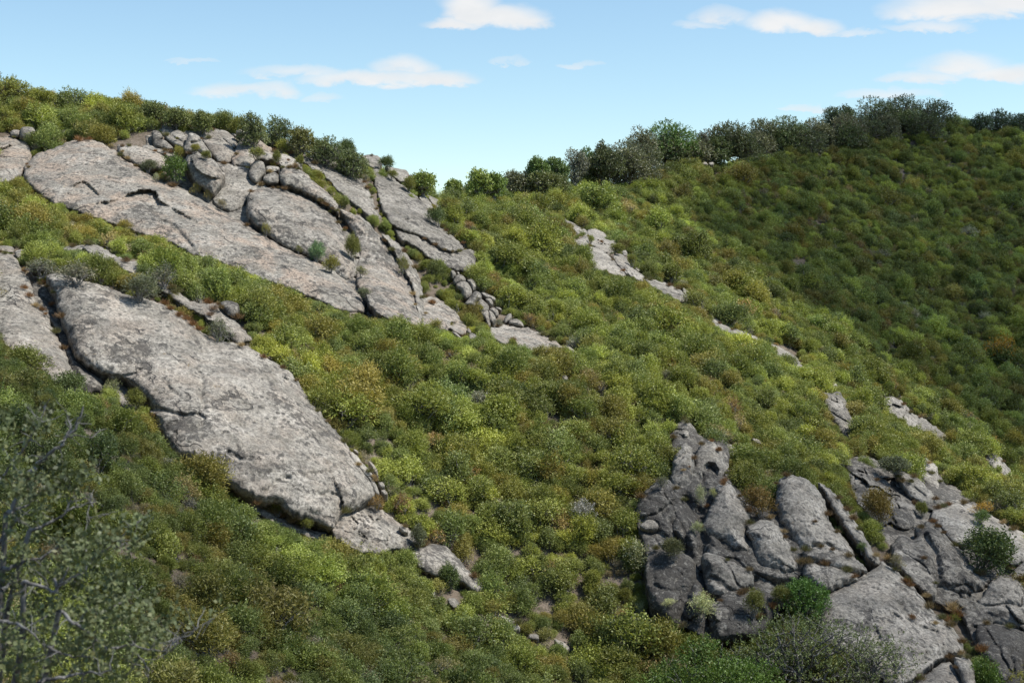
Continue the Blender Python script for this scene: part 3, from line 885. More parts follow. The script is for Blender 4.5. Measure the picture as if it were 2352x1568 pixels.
rock('granite_slab', 'smooth pale grey slab below the spur crest', 'P445,370 510,355 570,375 635,418 695,470 745,530 800,590 760,610 700,590 620,560 550,555 505,470', H=1.2, R=1.6, off=.9, pink=.1, lichen=.25, tone=1.02, step=1.8)
rock('granite_slab', 'rougher grey slab right of the smooth slab on the spur', 'P690,430 760,415 812,480 835,535 800,590 745,530 695,470', H=1.1, R=1.0, off=1.2, pink=.1, lichen=.4, tone=.95, blocks=(1.8, .25), step=1.8)
for q, lb in [('P758,400 785,390 803,410 798,440 768,432', 'rounded stone left of a pair at the right end of the spur crest'), ('P808,400 835,395 848,415 840,432 815,428', 'rounded stone right of a pair at the right end of the spur crest'),
              ('P862,510 900,515 912,540 895,565 862,545', 'stone amid dry brush below the spur crest'), ('P1035,500 1060,505 1083,532 1058,545', 'upper of two slanted stones beside rust-coloured brush'),
              ('P1035,552 1060,548 1078,565 1063,595', 'lower of two slanted stones beside rust-coloured brush'), ('P180,425 205,430 208,450 185,448', 'tiny stone alone in the brush below the stone pile'),
              ('P1135,560 1165,570 1160,605 1140,600', 'pale stone in shrubs right of the slanted stones'), ('P930,540 965,550 970,580 940,575', 'grey stone between the brush and the slanted stones'),
              ('P1255,665 1285,670 1290,715 1262,705', 'upright grey stone above the long rib')]:
    rock('stone', lb, q, H=.6, R=.55, off=1.4, stand=.4, pink=.1, lichen=.3, tone=.98, thick=1)
rock('rock_rib', 'long narrow grey rib of rock descending along the spur', 'P930,608 1000,612 1060,642 1140,665 1232,715 1305,780 1385,860 1395,900 1320,870 1260,820 1180,780 1100,745 1040,705 960,660', H=1.1, R=1.0, off=1.2, pink=.05, lichen=.42, tone=.92, step=1.8, blocks=(2.4, .2))
for q, lb in [('P1445,875 1465,890 1490,935 1465,930', 'thin grey rock sliver below the long rib'), ('P1712,1010 1740,1035 1768,1075 1728,1060', 'small grey slab alone on the lower spur'),
              ('P1470,920 1520,930 1560,960 1520,965', 'grey flake of rock under bare twigs on the spur'), ('P1360,715 1400,730 1420,790 1390,790', 'dark grey stone on the spur right of the long rib')]:
    rock('stone', lb, q, H=.7, R=.6, off=1.3, stand=.6, pink=.05, lichen=.35, tone=.98)
for q, lb in [('P790,505 840,530 900,570 950,605 930,650 860,620 800,575 770,540', 'broken rock rib between the rougher slab and the long rib'), ('P1395,880 1470,925 1560,980 1650,1008 1725,1040 1705,1068 1600,1040 1480,985 1400,930', 'thin broken rock line below the long rib'),
              ('P1765,1055 1830,1072 1895,1098 1885,1130 1800,1110', 'small broken rock just above the slim pale slab'), ('P300,135 380,178 470,228 505,262 450,285 380,240 315,190', 'rubbly rock between the small stone pile and the spur crest'),
              ('P1230,660 1300,720 1370,790 1420,870 1390,875 1320,800 1240,730', 'narrow second rib just right of the long rib')]:
    rock('rock_rib', lb, q, H=1.0, R=.9, off=1.9, stand=.8, pink=.05, lichen=.35, tone=.98, step=1.8, blocks=(1.1, .3))
rock('granite_slab', 'slim pale slab lying along the lower spur', 'P1878,1082 1960,1135 2060,1175 2145,1240 2222,1352 2150,1345 2050,1285 1980,1215', H=1.0, R=.9, off=1.2, pink=.05, lichen=.32, tone=1.0, step=1.8, blocks=(2.4, .15))

# ---- lower left dome
rock('rock_dome', 'huge grey granite dome with black lichen blotches, largest rock in the view',
     ('C365,400 420,365 500,388 620,428 740,458 850,488 950,535 1060,555 1180,588 1300,625 1420,695 1480,745 1560,820 1640,880 1700,915 1840,915 1960,955 2020,995 2100,1045',
      'D380,170 420,212 480,238 560,288 610,348 660,428 692,480 762,560 832,640 902,720 942,780 1002,870 1052,940 1092,1010 1098,1072 1045,1115 990,1155 900,1178 860,1240 830,1290 750,1255 680,1225 600,1230 540,1180 480,1120 380,1130 290,1100 200,1040 130,990 80,900',
      'G960,440 880,410 830,320 775,220 745,150', 'C1210,1470 1160,1400 1060,1275 960,1215 860,1200 780,1165 680,1110 590,1035 550,920 505,800 465,700 438,600 428,530 378,465'),
     H=2.7, R=3.2, off=1.6, pink=.35, lichen=.56, tone=1.0, step=3.0, rough=1.0,
     cracks=[('C1565,1170 1590,1240 1570,1330 1600,1420 1570,1490 1600,1520 1560,1590', .2, .4), ('C960,1190 1080,1160 1100,1130', .12, .3),
             (('C1200,1440 1300,1460 1450,1500 1560,1490',), .18, .5), ('C1290,1210 1330,1290 1400,1330', .14, .25), ('C2120,1100 2156,1130', .2, .4),
             ('D440,240 500,310 560,360', .2, .5), ('D880,1080 830,1060 760,1060', .2, .35), ('D330,830 250,840 180,800', .16, .3), ('C1400,770 1480,820 1560,960', .13, .25),
             ('D560,960 480,980 420,1040', .2, .35), ('D700,940 800,920 900,930', .16, .25)],
     ledges=[('C600,1060 780,1160 950,1185 1040,1230 1130,1320 1170,1390 1200,1440', .7, 1.0, 1), ('D880,1060 900,1110 880,1180', .8, 1.0, 1)])
rock('granite_slab', 'grey slab left of the dark cleft beside the huge dome',
     'C-60,215 0,215 80,220 140,270 162,340 215,400 245,450 275,600 365,700 435,850 503,980 563,1130 605,1230 600,1310 520,1330 430,1240 300,1130 150,1050 60,980 -60,900',
     H=1.8, R=2.6, off=1.3, pink=.4, lichen=.45, tone=.98, step=2.8, cracks=[('C390,760 440,860 510,1000', .22, .5), ('C200,700 260,760 300,850', .14, .25), ('C0,560 80,580 140,640', .13, .2)])
rock('rock_wall', 'dark lichen-stained rock inside the cleft left of the dome',
     'C250,440 380,470 440,560 470,700 525,850 575,1000 640,1080 800,1160 830,1290 700,1320 600,1290 550,1120 480,930 420,770 330,680 270,600',
     H=.3, R=1.2, off=.2, pink=.4, lichen=.9, tone=.75, step=2.4, blocks=(1.6, .25))
rock('rock_slab', 'flat light grey rock panel under the arched undercut of the dome', 'C900,1215 980,1220 1050,1275 1140,1380 1190,1440 1200,1500 1080,1470 980,1440 900,1350', H=.3, R=.8, off=.5, pink=.05, lichen=.2, tone=.85, step=2.2)
rock('boulder', 'long pale boulder ridge crowning the dome, split by cracks',
     'C640,175 680,145 740,150 830,190 885,230 970,268 1080,288 1130,330 1095,385 1000,375 900,310 820,285 760,250 700,230', H=1.2, R=.9, off=1.4, stand=.6, pink=.3, lichen=.25, tone=1.0, step=1.8, cracks=[('C860,240 900,260 880,300', .12, .4), ('C690,200 780,210', .12, .3)], cat='boulder')
rock('boulder', 'flat pale rock at the left of the boulder ridge crowning the dome', 'C455,180 540,163 600,163 660,155 665,200 600,215 500,210', H=.8, R=.6, off=1.2, stand=.6, pink=.2, lichen=.3, tone=.95, cat='boulder')
rock('boulder', 'shaded stone under the boulder ridge, behind the dead grey twigs', 'C690,205 740,210 785,260 745,295 700,250', H=.7, R=.5, off=1.8, stand=.6, lichen=.4, tone=.85, cat='boulder')
rock('rock_ledge', 'rounded ledge of broken rock behind the dome with brush growing over it',
     'C1210,435 1300,455 1400,525 1480,588 1560,615 1690,598 1735,650 1765,690 1835,740 1895,800 1965,870 1980,905 1900,940 1840,930 1780,840 1680,770 1560,700 1440,650 1350,570 1240,510',
     H=1.3, R=1.0, off=1.5, pink=.3, lichen=.4, tone=.92, step=1.8, blocks=(2.4, .28))
rock('boulder', 'dark rounded knob of rock sticking out at the shoulder of the dome', 'C1712,610 1800,585 1872,618 1885,680 1835,740 1760,700', H=1.1, R=.8, off=2.4, stand=.4, pink=0, lichen=.6, tone=.68, cat='boulder')
rock('boulder', 'pale rounded boulder at the top of the dome cleft', 'C112,205 170,188 205,215 165,280 120,245', H=.7, R=.6, off=1.6, stand=.5, lichen=.3, tone=.98, cat='boulder')
rock('boulder', 'long dark boulder lying under the sprawling shrub at the top of the dome', 'C225,310 330,298 400,330 385,370 260,378', H=.8, R=.6, off=1.4, stand=.5, lichen=.55, tone=.76, cat='boulder')
rock('rock_ledge', 'dark low ledge above the grey slab beside the dome', 'C-40,160 90,165 120,190 95,220 0,212 -40,210', H=.6, R=.5, off=1.2, stand=.6, lichen=.5, tone=.8)
rock('rock_apron', 'rubble-strewn rough rock apron at the foot of the dome',
     'D830,1215 910,1165 1000,1140 1100,1135 1185,1185 1265,1250 1325,1285 1380,1330 1400,1400 1330,1420 1200,1400 1130,1450 1000,1430 920,1390 820,1320', H=.8, R=1.4, off=1.0, pink=.4, lichen=.58, tone=.95, step=2.4, rough=1.5, blocks=(.9, .16))
rock('rock_ledge', 'fresh pale tan rock face exposed at the right rim of the dome', 'D922,788 972,798 1022,868 1075,920 1095,955 1040,950 1000,895 955,850', H=.6, R=.6, off=2.6, pink=.5, lichen=.0, tone=1.35, step=1.6)
for q, lb in [('D1050,850 1075,855 1110,900 1120,960 1085,920', 'grey flake standing behind the tan face at the dome rim'), ('D1035,935 1075,945 1110,1010 1130,1060 1095,1075 1070,1000', 'long grey stone wedged along the dome rim'),
              ('D1115,985 1145,980 1165,1010 1140,1030 1118,1010', 'angular pale stone in the rubble by the dome rim'), ('D1130,1035 1160,1030 1180,1060 1150,1075', 'small angular stone low in the rubble by the dome rim'),
              ('D960,775 990,785 995,810 970,800', 'small stone at the top of the tan face'), ('D1240,1260 1285,1265 1312,1300 1270,1310', 'shattered stone at the edge of the rubble apron')]:
    rock('stone', lb, q, H=.45, R=.4, off=2.2, stand=.4, pink=.3, lichen=.25, tone=1.05, thick=.8)
rock('granite_slab', 'low grey slab with dark spots in the brush below the dome',
     'N265,575 350,515 450,515 540,535 592,585 645,640 705,710 785,790 850,870 760,900 660,810 560,770 450,770 360,720 270,640', H=1.1, R=1.4, off=1.0, pink=.1, lichen=.6, tone=1.02, step=2.2)
for q, lb in [('N545,925 610,925 645,970 600,1010 555,975', 'split pale stone amid shrubs below the low spotted slab'), ('N400,850 450,865 460,930 405,910', 'pale stone half hidden in the near brush'),
              ('N935,1055 1000,1075 1062,1105 1105,1165 1040,1180 975,1125', 'pale flat rock beside bare soil in the lower brush'), ('N1155,1198 1230,1195 1240,1245 1160,1240', 'grey flat stone deep in the lower brush'),
              ('N1345,1225 1420,1255 1475,1300 1440,1340 1375,1295', 'striped grey stone beside the dry straw tuft')]:
    rock('stone', lb, q, H=.5, R=.5, off=.9, stand=.8, pink=.1, lichen=.25, tone=1.02, thick=1)
rock('rock_ledge', 'low broken ledge below the overhanging foot of the dome', 'D280,1090 340,1110 420,1140 520,1200 600,1240 720,1290 830,1300 800,1350 700,1340 560,1290 420,1220 300,1150', H=.4, R=.8, off=.5, pink=.4, lichen=.3, tone=1.0, blocks=(1.2, .2), step=2)

# ---- right hand crags
rock('rock_wall', 'cliff dark with lichen and painted shade, forming the back of the lower right crag',
     'E190,660 205,560 285,470 375,415 400,205 478,95 565,215 655,195 725,260 705,400 770,500 850,600 975,590 1260,690 1410,900 1340,1010 1150,1060 1100,1110 1000,1160 950,1220 890,1310 740,1350 600,1350 480,1260 300,1210 245,1010 255,850',
     H=1.6, R=1.8, off=1.75, stand=.8, pink=0, lichen=1.0, tone=.66, step=2.4, rough=1.1, blocks=(3.6, .24), cracks=[('E475,560 440,760 500,900 470,1100 450,1290', .55, 1.7), ('E555,620 570,800 555,930 620,1110 600,1290', .5, 1.5), ('E240,700 330,740 400,800 460,860', .4, 1.0), ('E740,1010 860,1000 960,1030 1100,1040', .5, 1.4), ('E830,1040 890,1200', .4, 1.2), ('E560,430 575,540 640,600', .4, 1.0), ('E780,560 850,660', .4, 1.0)])  # low tone also puts the crag's shade into the lichen-black colour
rock('rock_buttress', 'dark rough buttress at the left of the lower right crag',
     'E190,660 200,560 280,470 370,418 440,520 500,590 560,690 575,800 560,900 500,880 420,780 330,720 260,720', H=2.0, R=1.6, off=1.4, stand=.6, pink=.05, lichen=1.0, tone=.66, step=2, rough=1.1, blocks=(2.6, .2), cracks=[('E200,680 320,640 460,520', .2, .6)])
rock('rock_buttress', 'blackened lower wall left of the centre of the crag, with pale patches',
     'E265,860 340,800 440,820 540,900 570,1050 600,1160 560,1310 480,1270 400,1220 300,1200 255,1010', H=1.3, R=1.6, off=1.2, stand=.6, pink=.05, lichen=.95, tone=.7, step=2, rough=1.1, blocks=(2.6, .2))
rock('rock_slab', 'pale tan hollow with a smooth face low in the dark buttress', 'E215,690 280,655 330,690 310,720 240,720', H=.3, R=.4, off=3.0, stand=.6, pink=.2, lichen=0, tone=.95, step=1.5, thick=2.5)
rock('rock_pillar', 'grey rounded pillar with a flat split top in the middle of the crag',
     'E420,285 470,230 505,258 525,330 518,430 512,510 480,560 430,600 390,540 385,440 405,345', H=1.6, R=1.1, off=2.9, stand=.5, pink=.1, lichen=.5, tone=.88, step=1.8, cracks=[('E415,330 470,300 500,280', .16, .6), ('E490,330 490,380', .1, .3)])
rock('rock_pillar', 'skull-like rock lump with a dark eye-shaped hollow near the crag top',
     'E550,250 610,218 672,268 692,330 702,385 685,435 650,470 600,480 540,450 512,400 515,330', H=1.5, R=1.0, off=3.0, stand=.5, pink=.1, lichen=.45, tone=.9, step=1.6, hollow=('E575,360 600,340 640,345 662,385 655,420 630,455 590,450 565,420', 1.3))
rock('rock_outcrop', 'jagged dark crest at the top of the lower right crag', 'E378,205 420,128 480,96 522,150 545,205 500,235 440,255 400,245', H=1.2, R=1.0, off=1.6, stand=.5, pink=.1, lichen=.7, tone=.8, step=1.8, blocks=(1.2, .35))
for q, lb in [('E625,205 660,195 690,240 670,265 640,240', 'pale upper chip of rock on the right of the skull lump'), ('E672,290 700,285 705,330 685,335', 'small stone right of the skull lump, upper'),
              ('E680,345 715,350 710,390 690,395', 'small pale stone right of the skull lump, lower'), ('E840,210 880,215 900,245 860,240', 'reddish stone in the brush right of the crag top'),
              ('E455,180 490,175 495,205 465,210', 'small knob on the jagged crest')]:
    rock('stone', lb, q, H=.5, R=.4, off=2.9, stand=.4, pink=.3, lichen=.25, tone=1.0, thick=1)
rock('rock_outcrop', 'grey broken slope of rock between the skull lump and the brush', 'E690,230 740,250 790,310 770,350 720,340 700,290', H=.8, R=.8, off=1.0, stand=.7, lichen=.6, tone=.8, step=1.8, blocks=(1, .3))
rock('rock_dome', 'smooth rounded dome leaning down the centre of the lower right crag',
     'E635,480 690,448 742,478 765,530 815,580 838,650 805,720 835,780 865,850 805,865 740,850 700,800 640,785 580,760 558,700 588,640 630,560', H=2.6, R=2.3, off=3.0, stand=.6, pink=.1, lichen=.42, tone=.98, step=1.9, rough=.9)
rock('rock_lobe', 'rough grey lobe right of the smooth central dome, under dry grass',
     'E825,690 900,658 960,668 1002,720 1045,790 1085,850 1125,925 1060,975 980,960 900,945 840,885 848,800 808,740', H=2.2, R=1.9, off=2.9, stand=.6, pink=.1, lichen=.5, tone=1.0, step=1.9, rough=1.2)
rock('rock_dome', 'tall smooth dome with a bright rounded top at the right of the crag',
     'E975,520 985,440 1040,408 1130,428 1200,478 1255,575 1270,680 1345,750 1405,830 1425,905 1330,945 1240,915 1170,880 1110,850 1055,790 1000,695 970,600', H=2.9, R=2.8, off=2.9, stand=.6, pink=.1, lichen=.42, tone=1.02, step=2.2, rough=.9, cracks=[('E1190,810 1260,800 1330,840', .25, .7)])
rock('rock_rib', 'thin curved rib of rock hugging the tall smooth dome',
     'F75,618 120,638 172,680 212,740 262,808 312,890 352,960 385,1005 345,1020 290,940 240,880 188,800 138,725 108,662', H=1.3, R=.7, off=3.2, stand=.8, pink=.1, lichen=.35, tone=.98, step=1.7, cracks=[('F190,800 230,810', .12, .5), ('F250,900 300,910', .12, .4)])
rock('rock_lobe', 'broad low lobe under the tall smooth dome', 'F0,945 90,920 200,955 292,1000 325,1045 250,1060 150,1035 20,1000', H=1.2, R=.9, off=3.0, stand=.7, pink=.1, lichen=.5, tone=.92, step=1.9)
rock('rock_lobe', 'overhanging grey lip just above the green oak sapling', 'F15,992 80,1000 160,1018 242,1040 285,1082 230,1105 130,1150 68,1120 8,1065', H=1.5, R=.9, off=2.8, stand=.7, pink=.1, lichen=.5, tone=.95, step=1.9)
rock('rock_block', 'square cracked block in the dark lower centre of the crag', 'E558,860 612,838 700,878 782,918 855,960 855,1025 790,1058 740,1090 650,1110 598,1085 575,980', H=1.2, R=.9, off=2.9, stand=.6, pink=.15, lichen=.68, tone=.8, step=1.9, blocks=(2.2, .3))
rock('rock_block', 'pale lichened block at the base of the crag behind the trees', 'E605,1130 680,1098 760,1118 835,1150 885,1200 885,1310 750,1350 620,1330 595,1220', H=1.2, R=1.0, off=1.8, stand=.6, pink=.1, lichen=.85, tone=.95, step=1.9, blocks=(1.8, .25))
rock('rock_block', 'wedge of grey rock between the base block and the sapling', 'E770,1070 840,1040 930,1080 990,1140 1000,1200 920,1180 860,1130', H=.9, R=.8, off=2.0, stand=.6, pink=.3, lichen=.5, tone=.9, step=1.9)
rock('granite_slab', 'broad pale slab sloping to the bottom of the view below the crag',
     'F120,1150 240,1080 350,1035 382,988 425,1020 505,1080 565,1150 615,1220 705,1290 765,1370 775,1425 725,1445 700,1435 605,1490 545,1550 460,1590 380,1560 300,1480 200,1420 110,1380 90,1280 105,1210',
     H=2.0, R=2.4, off=2.3, pink=.2, lichen=.48, tone=1.04, step=2.4, rough=1.1, cracks=[('F480,1210 510,1260 550,1300 640,1330', .2, .5), ('F350,1310 380,1370', .16, .4), ('F560,1480 690,1430', .2, .4), ('F440,1240 500,1290', .12, .3)])
rock('rock_block', 'grey step of rock below the broad slab at the bottom edge', 'F500,1590 600,1520 690,1458 745,1500 795,1620 640,1700 520,1700', H=1.2, R=1.0, off=1.8, pink=.2, lichen=.5, tone=.92, step=2.2)
rock('rock_block', 'pale pointed rock slice at the right tip of the broad slab', 'F712,1450 780,1440 825,1480 830,1600 800,1640 770,1580', H=1.0, R=.8, off=2.9, stand=.7, pink=.2, lichen=.35, tone=1.0, step=2)

rock('rock_wall', 'grey bedrock showing in the seams and gully sides between the right crags',
     'F235,640 330,600 480,640 640,560 720,680 840,760 960,850 1090,900 1090,1640 960,1640 870,1480 800,1330 760,1240 660,1200 600,1160 500,1060 440,960 380,860 300,760', H=.6, R=1.6, off=.2, stand=.8, pink=.1, lichen=.75, tone=.72, step=2.8, rough=1.2, blocks=(2.2, .3))
rock('boulder', 'round pale boulder balanced on top of the dark pillar', 'F108,172 122,152 146,144 170,152 180,180 172,205 140,208 115,200', H=.9, R=.8, off=2.4, stand=.2, pink=0, lichen=.15, tone=1.12, thick=1.4, cat='boulder')
rock('rock_pillar', 'dark jointed rock pillar standing in the brush under a balanced boulder', 'F98,200 135,200 182,195 214,230 236,290 255,350 272,410 240,445 200,410 165,345 118,265', H=1.6, R=1.1, off=1.6, stand=.35, pink=0, lichen=.7, tone=.78, step=1.8, blocks=(1.5, .4))
rock('rock_outcrop', 'grey fractured crag along the far edge of the right spur', 'F380,225 430,215 492,245 525,298 582,318 645,368 705,408 745,450 705,455 640,425 580,385 515,372 455,320 395,285', H=1.3, R=1.0, off=1.4, stand=.7, pink=0, lichen=.4, tone=.9, step=1.8, blocks=(1.6, .3))
rock('stone', 'pale slanted stone right of the fractured crag', 'F732,448 770,452 800,488 770,490 740,475', H=.7, R=.6, off=1.4, stand=.6, pink=0, lichen=.2, tone=1.05)
rock('boulder', 'pointed pale boulder jutting above the right brush', 'F865,518 880,490 905,468 942,500 982,555 1045,622 1020,640 950,590 895,550', H=1.3, R=1.1, off=2.0, stand=.4, pink=0, lichen=.3, tone=1.05, step=1.7, cat='boulder')
rock('rock_outcrop', 'broken dark rock slope above the gully on the right',
     'F205,520 280,498 350,508 400,560 460,580 500,680 560,740 535,850 460,840 380,780 280,740 240,680 225,580', H=1.0, R=1.2, off=.7, pink=.1, lichen=.62, tone=.78, step=2, rough=1.4, blocks=(1.3, .4))
rock('rock_block', 'dark overhanging block with a bright edge in the right crags', 'F442,568 500,575 562,605 612,658 645,702 625,750 580,735 520,700 478,645', H=1.5, R=.9, off=2.2, stand=.5, pink=.1, lichen=.35, tone=.92, step=1.8, cracks=[('F540,650 590,690', .16, .5)])
rock('rock_block', 'pale square-topped block at the head of the right crags', 'F550,530 575,498 642,538 655,590 670,650 662,705 618,665 568,605 530,572', H=1.2, R=.8, off=1.7, stand=.5, pink=0, lichen=.3, tone=1.05, step=1.8, cracks=[('F560,560 640,590', .12, .4)])
rock('rock_ledge', 'black and white lichened ledge right of the square-topped block', 'F668,640 722,636 792,688 848,735 810,755 700,735 668,695', H=.8, R=.8, off=1.2, pink=0, lichen=.9, tone=.95, step=1.8, blocks=(1.2, .2))
rock('rock_dome', 'broad smooth slab-topped dome on the right, with a dark round shrub in front',
     'F632,745 700,728 742,708 835,735 905,780 965,820 1075,865 1085,920 1040,945 1000,980 950,960 900,900 860,880 830,890 780,925 720,910 650,830 612,785', H=2.0, R=1.6, off=2.0, pink=.1, lichen=.3, tone=1.06, step=2, cracks=[('F720,760 800,770 850,830', .14, .3)])
rock('granite_slab', 'pale rock roll at the right edge below the smooth dome', 'F860,845 930,810 1000,848 1060,888 1090,960 1045,1005 980,1015 928,940 880,885', H=1.5, R=1.0, off=2.8, pink=.05, lichen=.35, tone=1.05, step=2)
rock('rock_wall', 'rough dark rock face with deep seams in the middle of the right crags',
     'F430,900 490,865 540,895 560,855 600,795 655,830 705,900 765,940 805,1010 860,1060 910,1060 880,1130 780,1160 720,1140 650,1110 620,1160 550,1110 480,1050 420,970', H=1.8, R=1.6, off=1.4, stand=.7, pink=.05, lichen=.72, tone=.8, step=2, rough=1.1, blocks=(3.2, .25), cracks=[('F590,880 640,960 650,1070', .3, .9)])
rock('granite_slab', 'speckled light slab left of the deep seams, above dry grass', 'F430,945 490,868 545,905 590,1000 640,1090 640,1170 590,1150 520,1080 455,1010', H=1.0, R=1.0, off=2.0, pink=.1, lichen=.62, tone=.98, step=2)
rock('rock_wall', 'grey lichened wall at the right edge of the view, bottom right',
     'F825,1210 900,1090 960,1055 1085,1085 1085,1340 980,1320 900,1290 830,1270', H=1.5, R=1.4, off=1.6, stand=.7, pink=.1, lichen=.62, tone=.88, step=2, rough=1.2, blocks=(2.6, .3))
rock('rock_wall', 'darkest lower wall in the bottom right corner', 'F825,1290 930,1290 1085,1335 1085,1640 960,1640 900,1520 840,1410', H=1.2, R=1.4, off=1.2, stand=.7, pink=.1, lichen=1.05, tone=.62, step=2.2, rough=1.3, blocks=(2.2, .35))
rock('boulder', 'rounded rock shelf at the right edge above the lichened wall', 'F995,1045 1070,985 1090,1000 1090,1130 1010,1100', H=1.1, R=.8, off=2.4, stand=.6, pink=.05, lichen=.5, tone=.95, cat='boulder')
rock('boulder', 'dark rounded rock between the cave shadow and the shrub in the right crags', 'F540,830 590,808 625,850 610,905 560,900 538,870', H=.9, R=.7, off=2.8, stand=.5, pink=0, lichen=.75, tone=.78, cat='boulder')
# a few far stones on the dark hill
for q, lb in [('K1195,480 1215,462 1240,470 1235,490 1205,495', 'pale stone in dry grass just below the hilltop oaks'), ('K1305,445 1330,438 1348,455 1325,465', 'dark grey stone near the hilltop oaks'),
              ('H1995,545 2030,535 2050,560 2010,565', 'left stone of a far pair high on the dark hill'), ('H2050,545 2085,538 2092,560 2060,568', 'right stone of a far pair high on the dark hill'),
              ('H2110,580 2145,590 2165,615 2130,612', 'slanted far stone below the pair on the dark hill'), ('P1620,1160 1650,1170 1645,1185', 'tiny stone deep in the middle spur brush'),
              ('U1288,862 1300,858 1306,872 1290,876', 'small pale stone in the brush below the spur rib'), ('U1690,862 1702,858 1706,876 1694,880', 'pale stone above the jagged crag in the brush')]:
    rock('stone', lb, q, H=.7, R=.6, off=1.5, stand=.4, pink=.3, lichen=.2, tone=1.0, thick=1)

# ------------------------------------------------------------------ ground sheet, cut back under the rocks
RD = ROCKD.reshape(mgx.shape)
ROCKM = RD < 9e3


def rock_at(px, py):
    ix = np.round((np.asarray(px) + 60) / MS).astype(int); iy = np.round((np.asarray(py) - 120) / MS).astype(int)
    ok = (ix >= 0) & (iy >= 0) & (ix < RD.shape[1]) & (iy < RD.shape[0])
    r = np.full(np.shape(ix), 1e4)
    r[ok] = RD[iy[ok], ix[ok]]
    return r


GZ2 = GZ.copy()
X_, Y_ = np.meshgrid(GX, GY)
for it in range(3):
    px_, py_, dd_ = proj(np.stack([X_, Y_, GZ2], -1))
    rd = rock_at(px_, py_)
    bad = (rd < 9e3) & (dd_ < rd + 1.3) & (dd_ > rd - 9)
    GZ2 = np.where(bad, GZ2 - np.clip((rd + 1.6 - dd_) * 0.55, 0.2, 3.0), GZ2)


def ground_mesh():
    ex = np.r_[-3000, -1500, -700, -350, -200, -140, -112]
    ey = np.r_[-1500, -700, -300, -130, -60, -40]
    ax = np.r_[ex, GX, [192, 220, 280, 400, 800, 1600, 3000]]
    ay = np.r_[ey, GY, [440, 480, 560, 760, 1200, 2200, 4500]]
    Xa, Ya = np.meshgrid(ax, ay)
    Z = ground(Xa, Ya, GZ2)
    ox = np.maximum(np.maximum(GX[0] - Xa, Xa - GX[-1]), 0); oy = np.maximum(np.maximum(GY[0] - Ya, Ya - GY[-1]), 0)
    o = np.hypot(ox, oy)
    f = np.clip(o / 220, 0, 1); f = f * f * (3 - 2 * f)
    Z = Z * (1 - f) + (-62) * f
    n, m = Xa.shape
    idx = np.arange(n * m).reshape(n, m)
    q = np.stack([idx[:-1, :-1], idx[:-1, 1:], idx[1:, 1:], idx[1:, :-1]], -1).reshape(-1, 4)
    return mesh_from('ground', np.stack([Xa.ravel(), Ya.ravel(), Z.ravel()], -1), q, M_SOIL)


tag(obj('ground', ground_mesh()), 'bare brown soil and leaf litter of the hillside under the brush', None, None, 'structure')

# ------------------------------------------------------------------ plants
def foliage(lobes, n, k, L, Wd, span, up=0.35, seed=0, droop=0.0, shell=(0.55, 1.0), flat=0.0):
    """leaves on short sprigs spread over the shells of several lobes; returns verts, quads, leafvar, tip"""
    r = np.random.default_rng(seed)
    lobes = np.array(lobes, float)                        # cx cy cz rx ry rz
    wgt = (lobes[:, 3] * lobes[:, 4] * lobes[:, 5]) ** (2 / 3)
    li = r.choice(len(lobes), n, p=wgt / wgt.sum())
    lb = lobes[li]
    d = r.normal(size=(n, 3)); d[:, 2] += 0.25
    d /= np.linalg.norm(d, axis=1)[:, None]
    rad = r.uniform(shell[0], shell[1], n) ** 0.7
    base = lb[:, :3] + d * lb[:, 3:] * rad[:, None]
    ax = d + np.array([0, 0, up]) + r.normal(0, .35, (n, 3))
    ax /= np.linalg.norm(ax, axis=1)[:, None]
    sv = r.beta(2, 2, n)
    lobev = r.normal(0, .10, len(lobes))[li]
    t = (np.arange(k) + r.uniform(0, 1, (n, k))) / k
    P = base[:, None] + ax[:, None] * (t * span)[..., None] + r.normal(0, span * .10, (n, k, 3))
    P[..., 2] -= droop * t * t * span
    ld = ax[:, None] * 0.55 + r.normal(0, .62, (n, k, 3))
    ld /= np.linalg.norm(ld, axis=2)[..., None]
    nv = r.normal(size=(n, k, 3)) * (1 - flat) + np.array([0, 0, 1.0]) * flat
    sd = np.cross(ld, nv); sd /= np.linalg.norm(sd, axis=2)[..., None] + 1e-9
    ln = L * r.uniform(.6, 1.3, (n, k, 1)); wd = Wd * r.uniform(.7, 1.3, (n, k, 1))
    a = P; b = P + ld * ln * .5 + sd * wd; c = P + ld * ln; e = P + ld * ln * .5 - sd * wd
    V = np.stack([a, b, c, e], 2).reshape(-1, 3)
    Fq = np.arange(n * k * 4).reshape(-1, 4)
    lv = np.clip(sv[:, None] * .55 + r.uniform(0, 1, (n, k)) * .45 + lobev[:, None], 0, 1).ravel()
    tp = (rad[:, None] * .5 + t * .5).ravel()
    return V, Fq, lv, tp


def tube(path, r0, r1, sides=4):
    """tapered tube along a polyline"""
    p = np.asarray(path, float)
    tg = np.gradient(p, axis=0); tg /= np.linalg.norm(tg, axis=1)[:, None] + 1e-9
    ref = np.array([0.3, 0.9, 0.2]) if abs(tg[0, 1]) < .8 else np.array([1.0, 0.1, 0.2])
    u = np.cross(tg, ref); u /= np.linalg.norm(u, axis=1)[:, None] + 1e-9
    v = np.cross(tg, u)
    rr = np.linspace(r0, r1, len(p))[:, None, None]
    an = np.linspace(0, 2 * np.pi, sides, endpoint=False)
    V = p[:, None] + rr * (u[:, None] * np.cos(an)[None, :, None] + v[:, None] * np.sin(an)[None, :, None])
    n = len(p)
    idx = np.arange(n * sides).reshape(n, sides)
    q = np.stack([idx[:-1], np.roll(idx[:-1], -1, 1), np.roll(idx[1:], -1, 1), idx[1:]], -1).reshape(-1, 4)
    return V.reshape(-1, 3), q


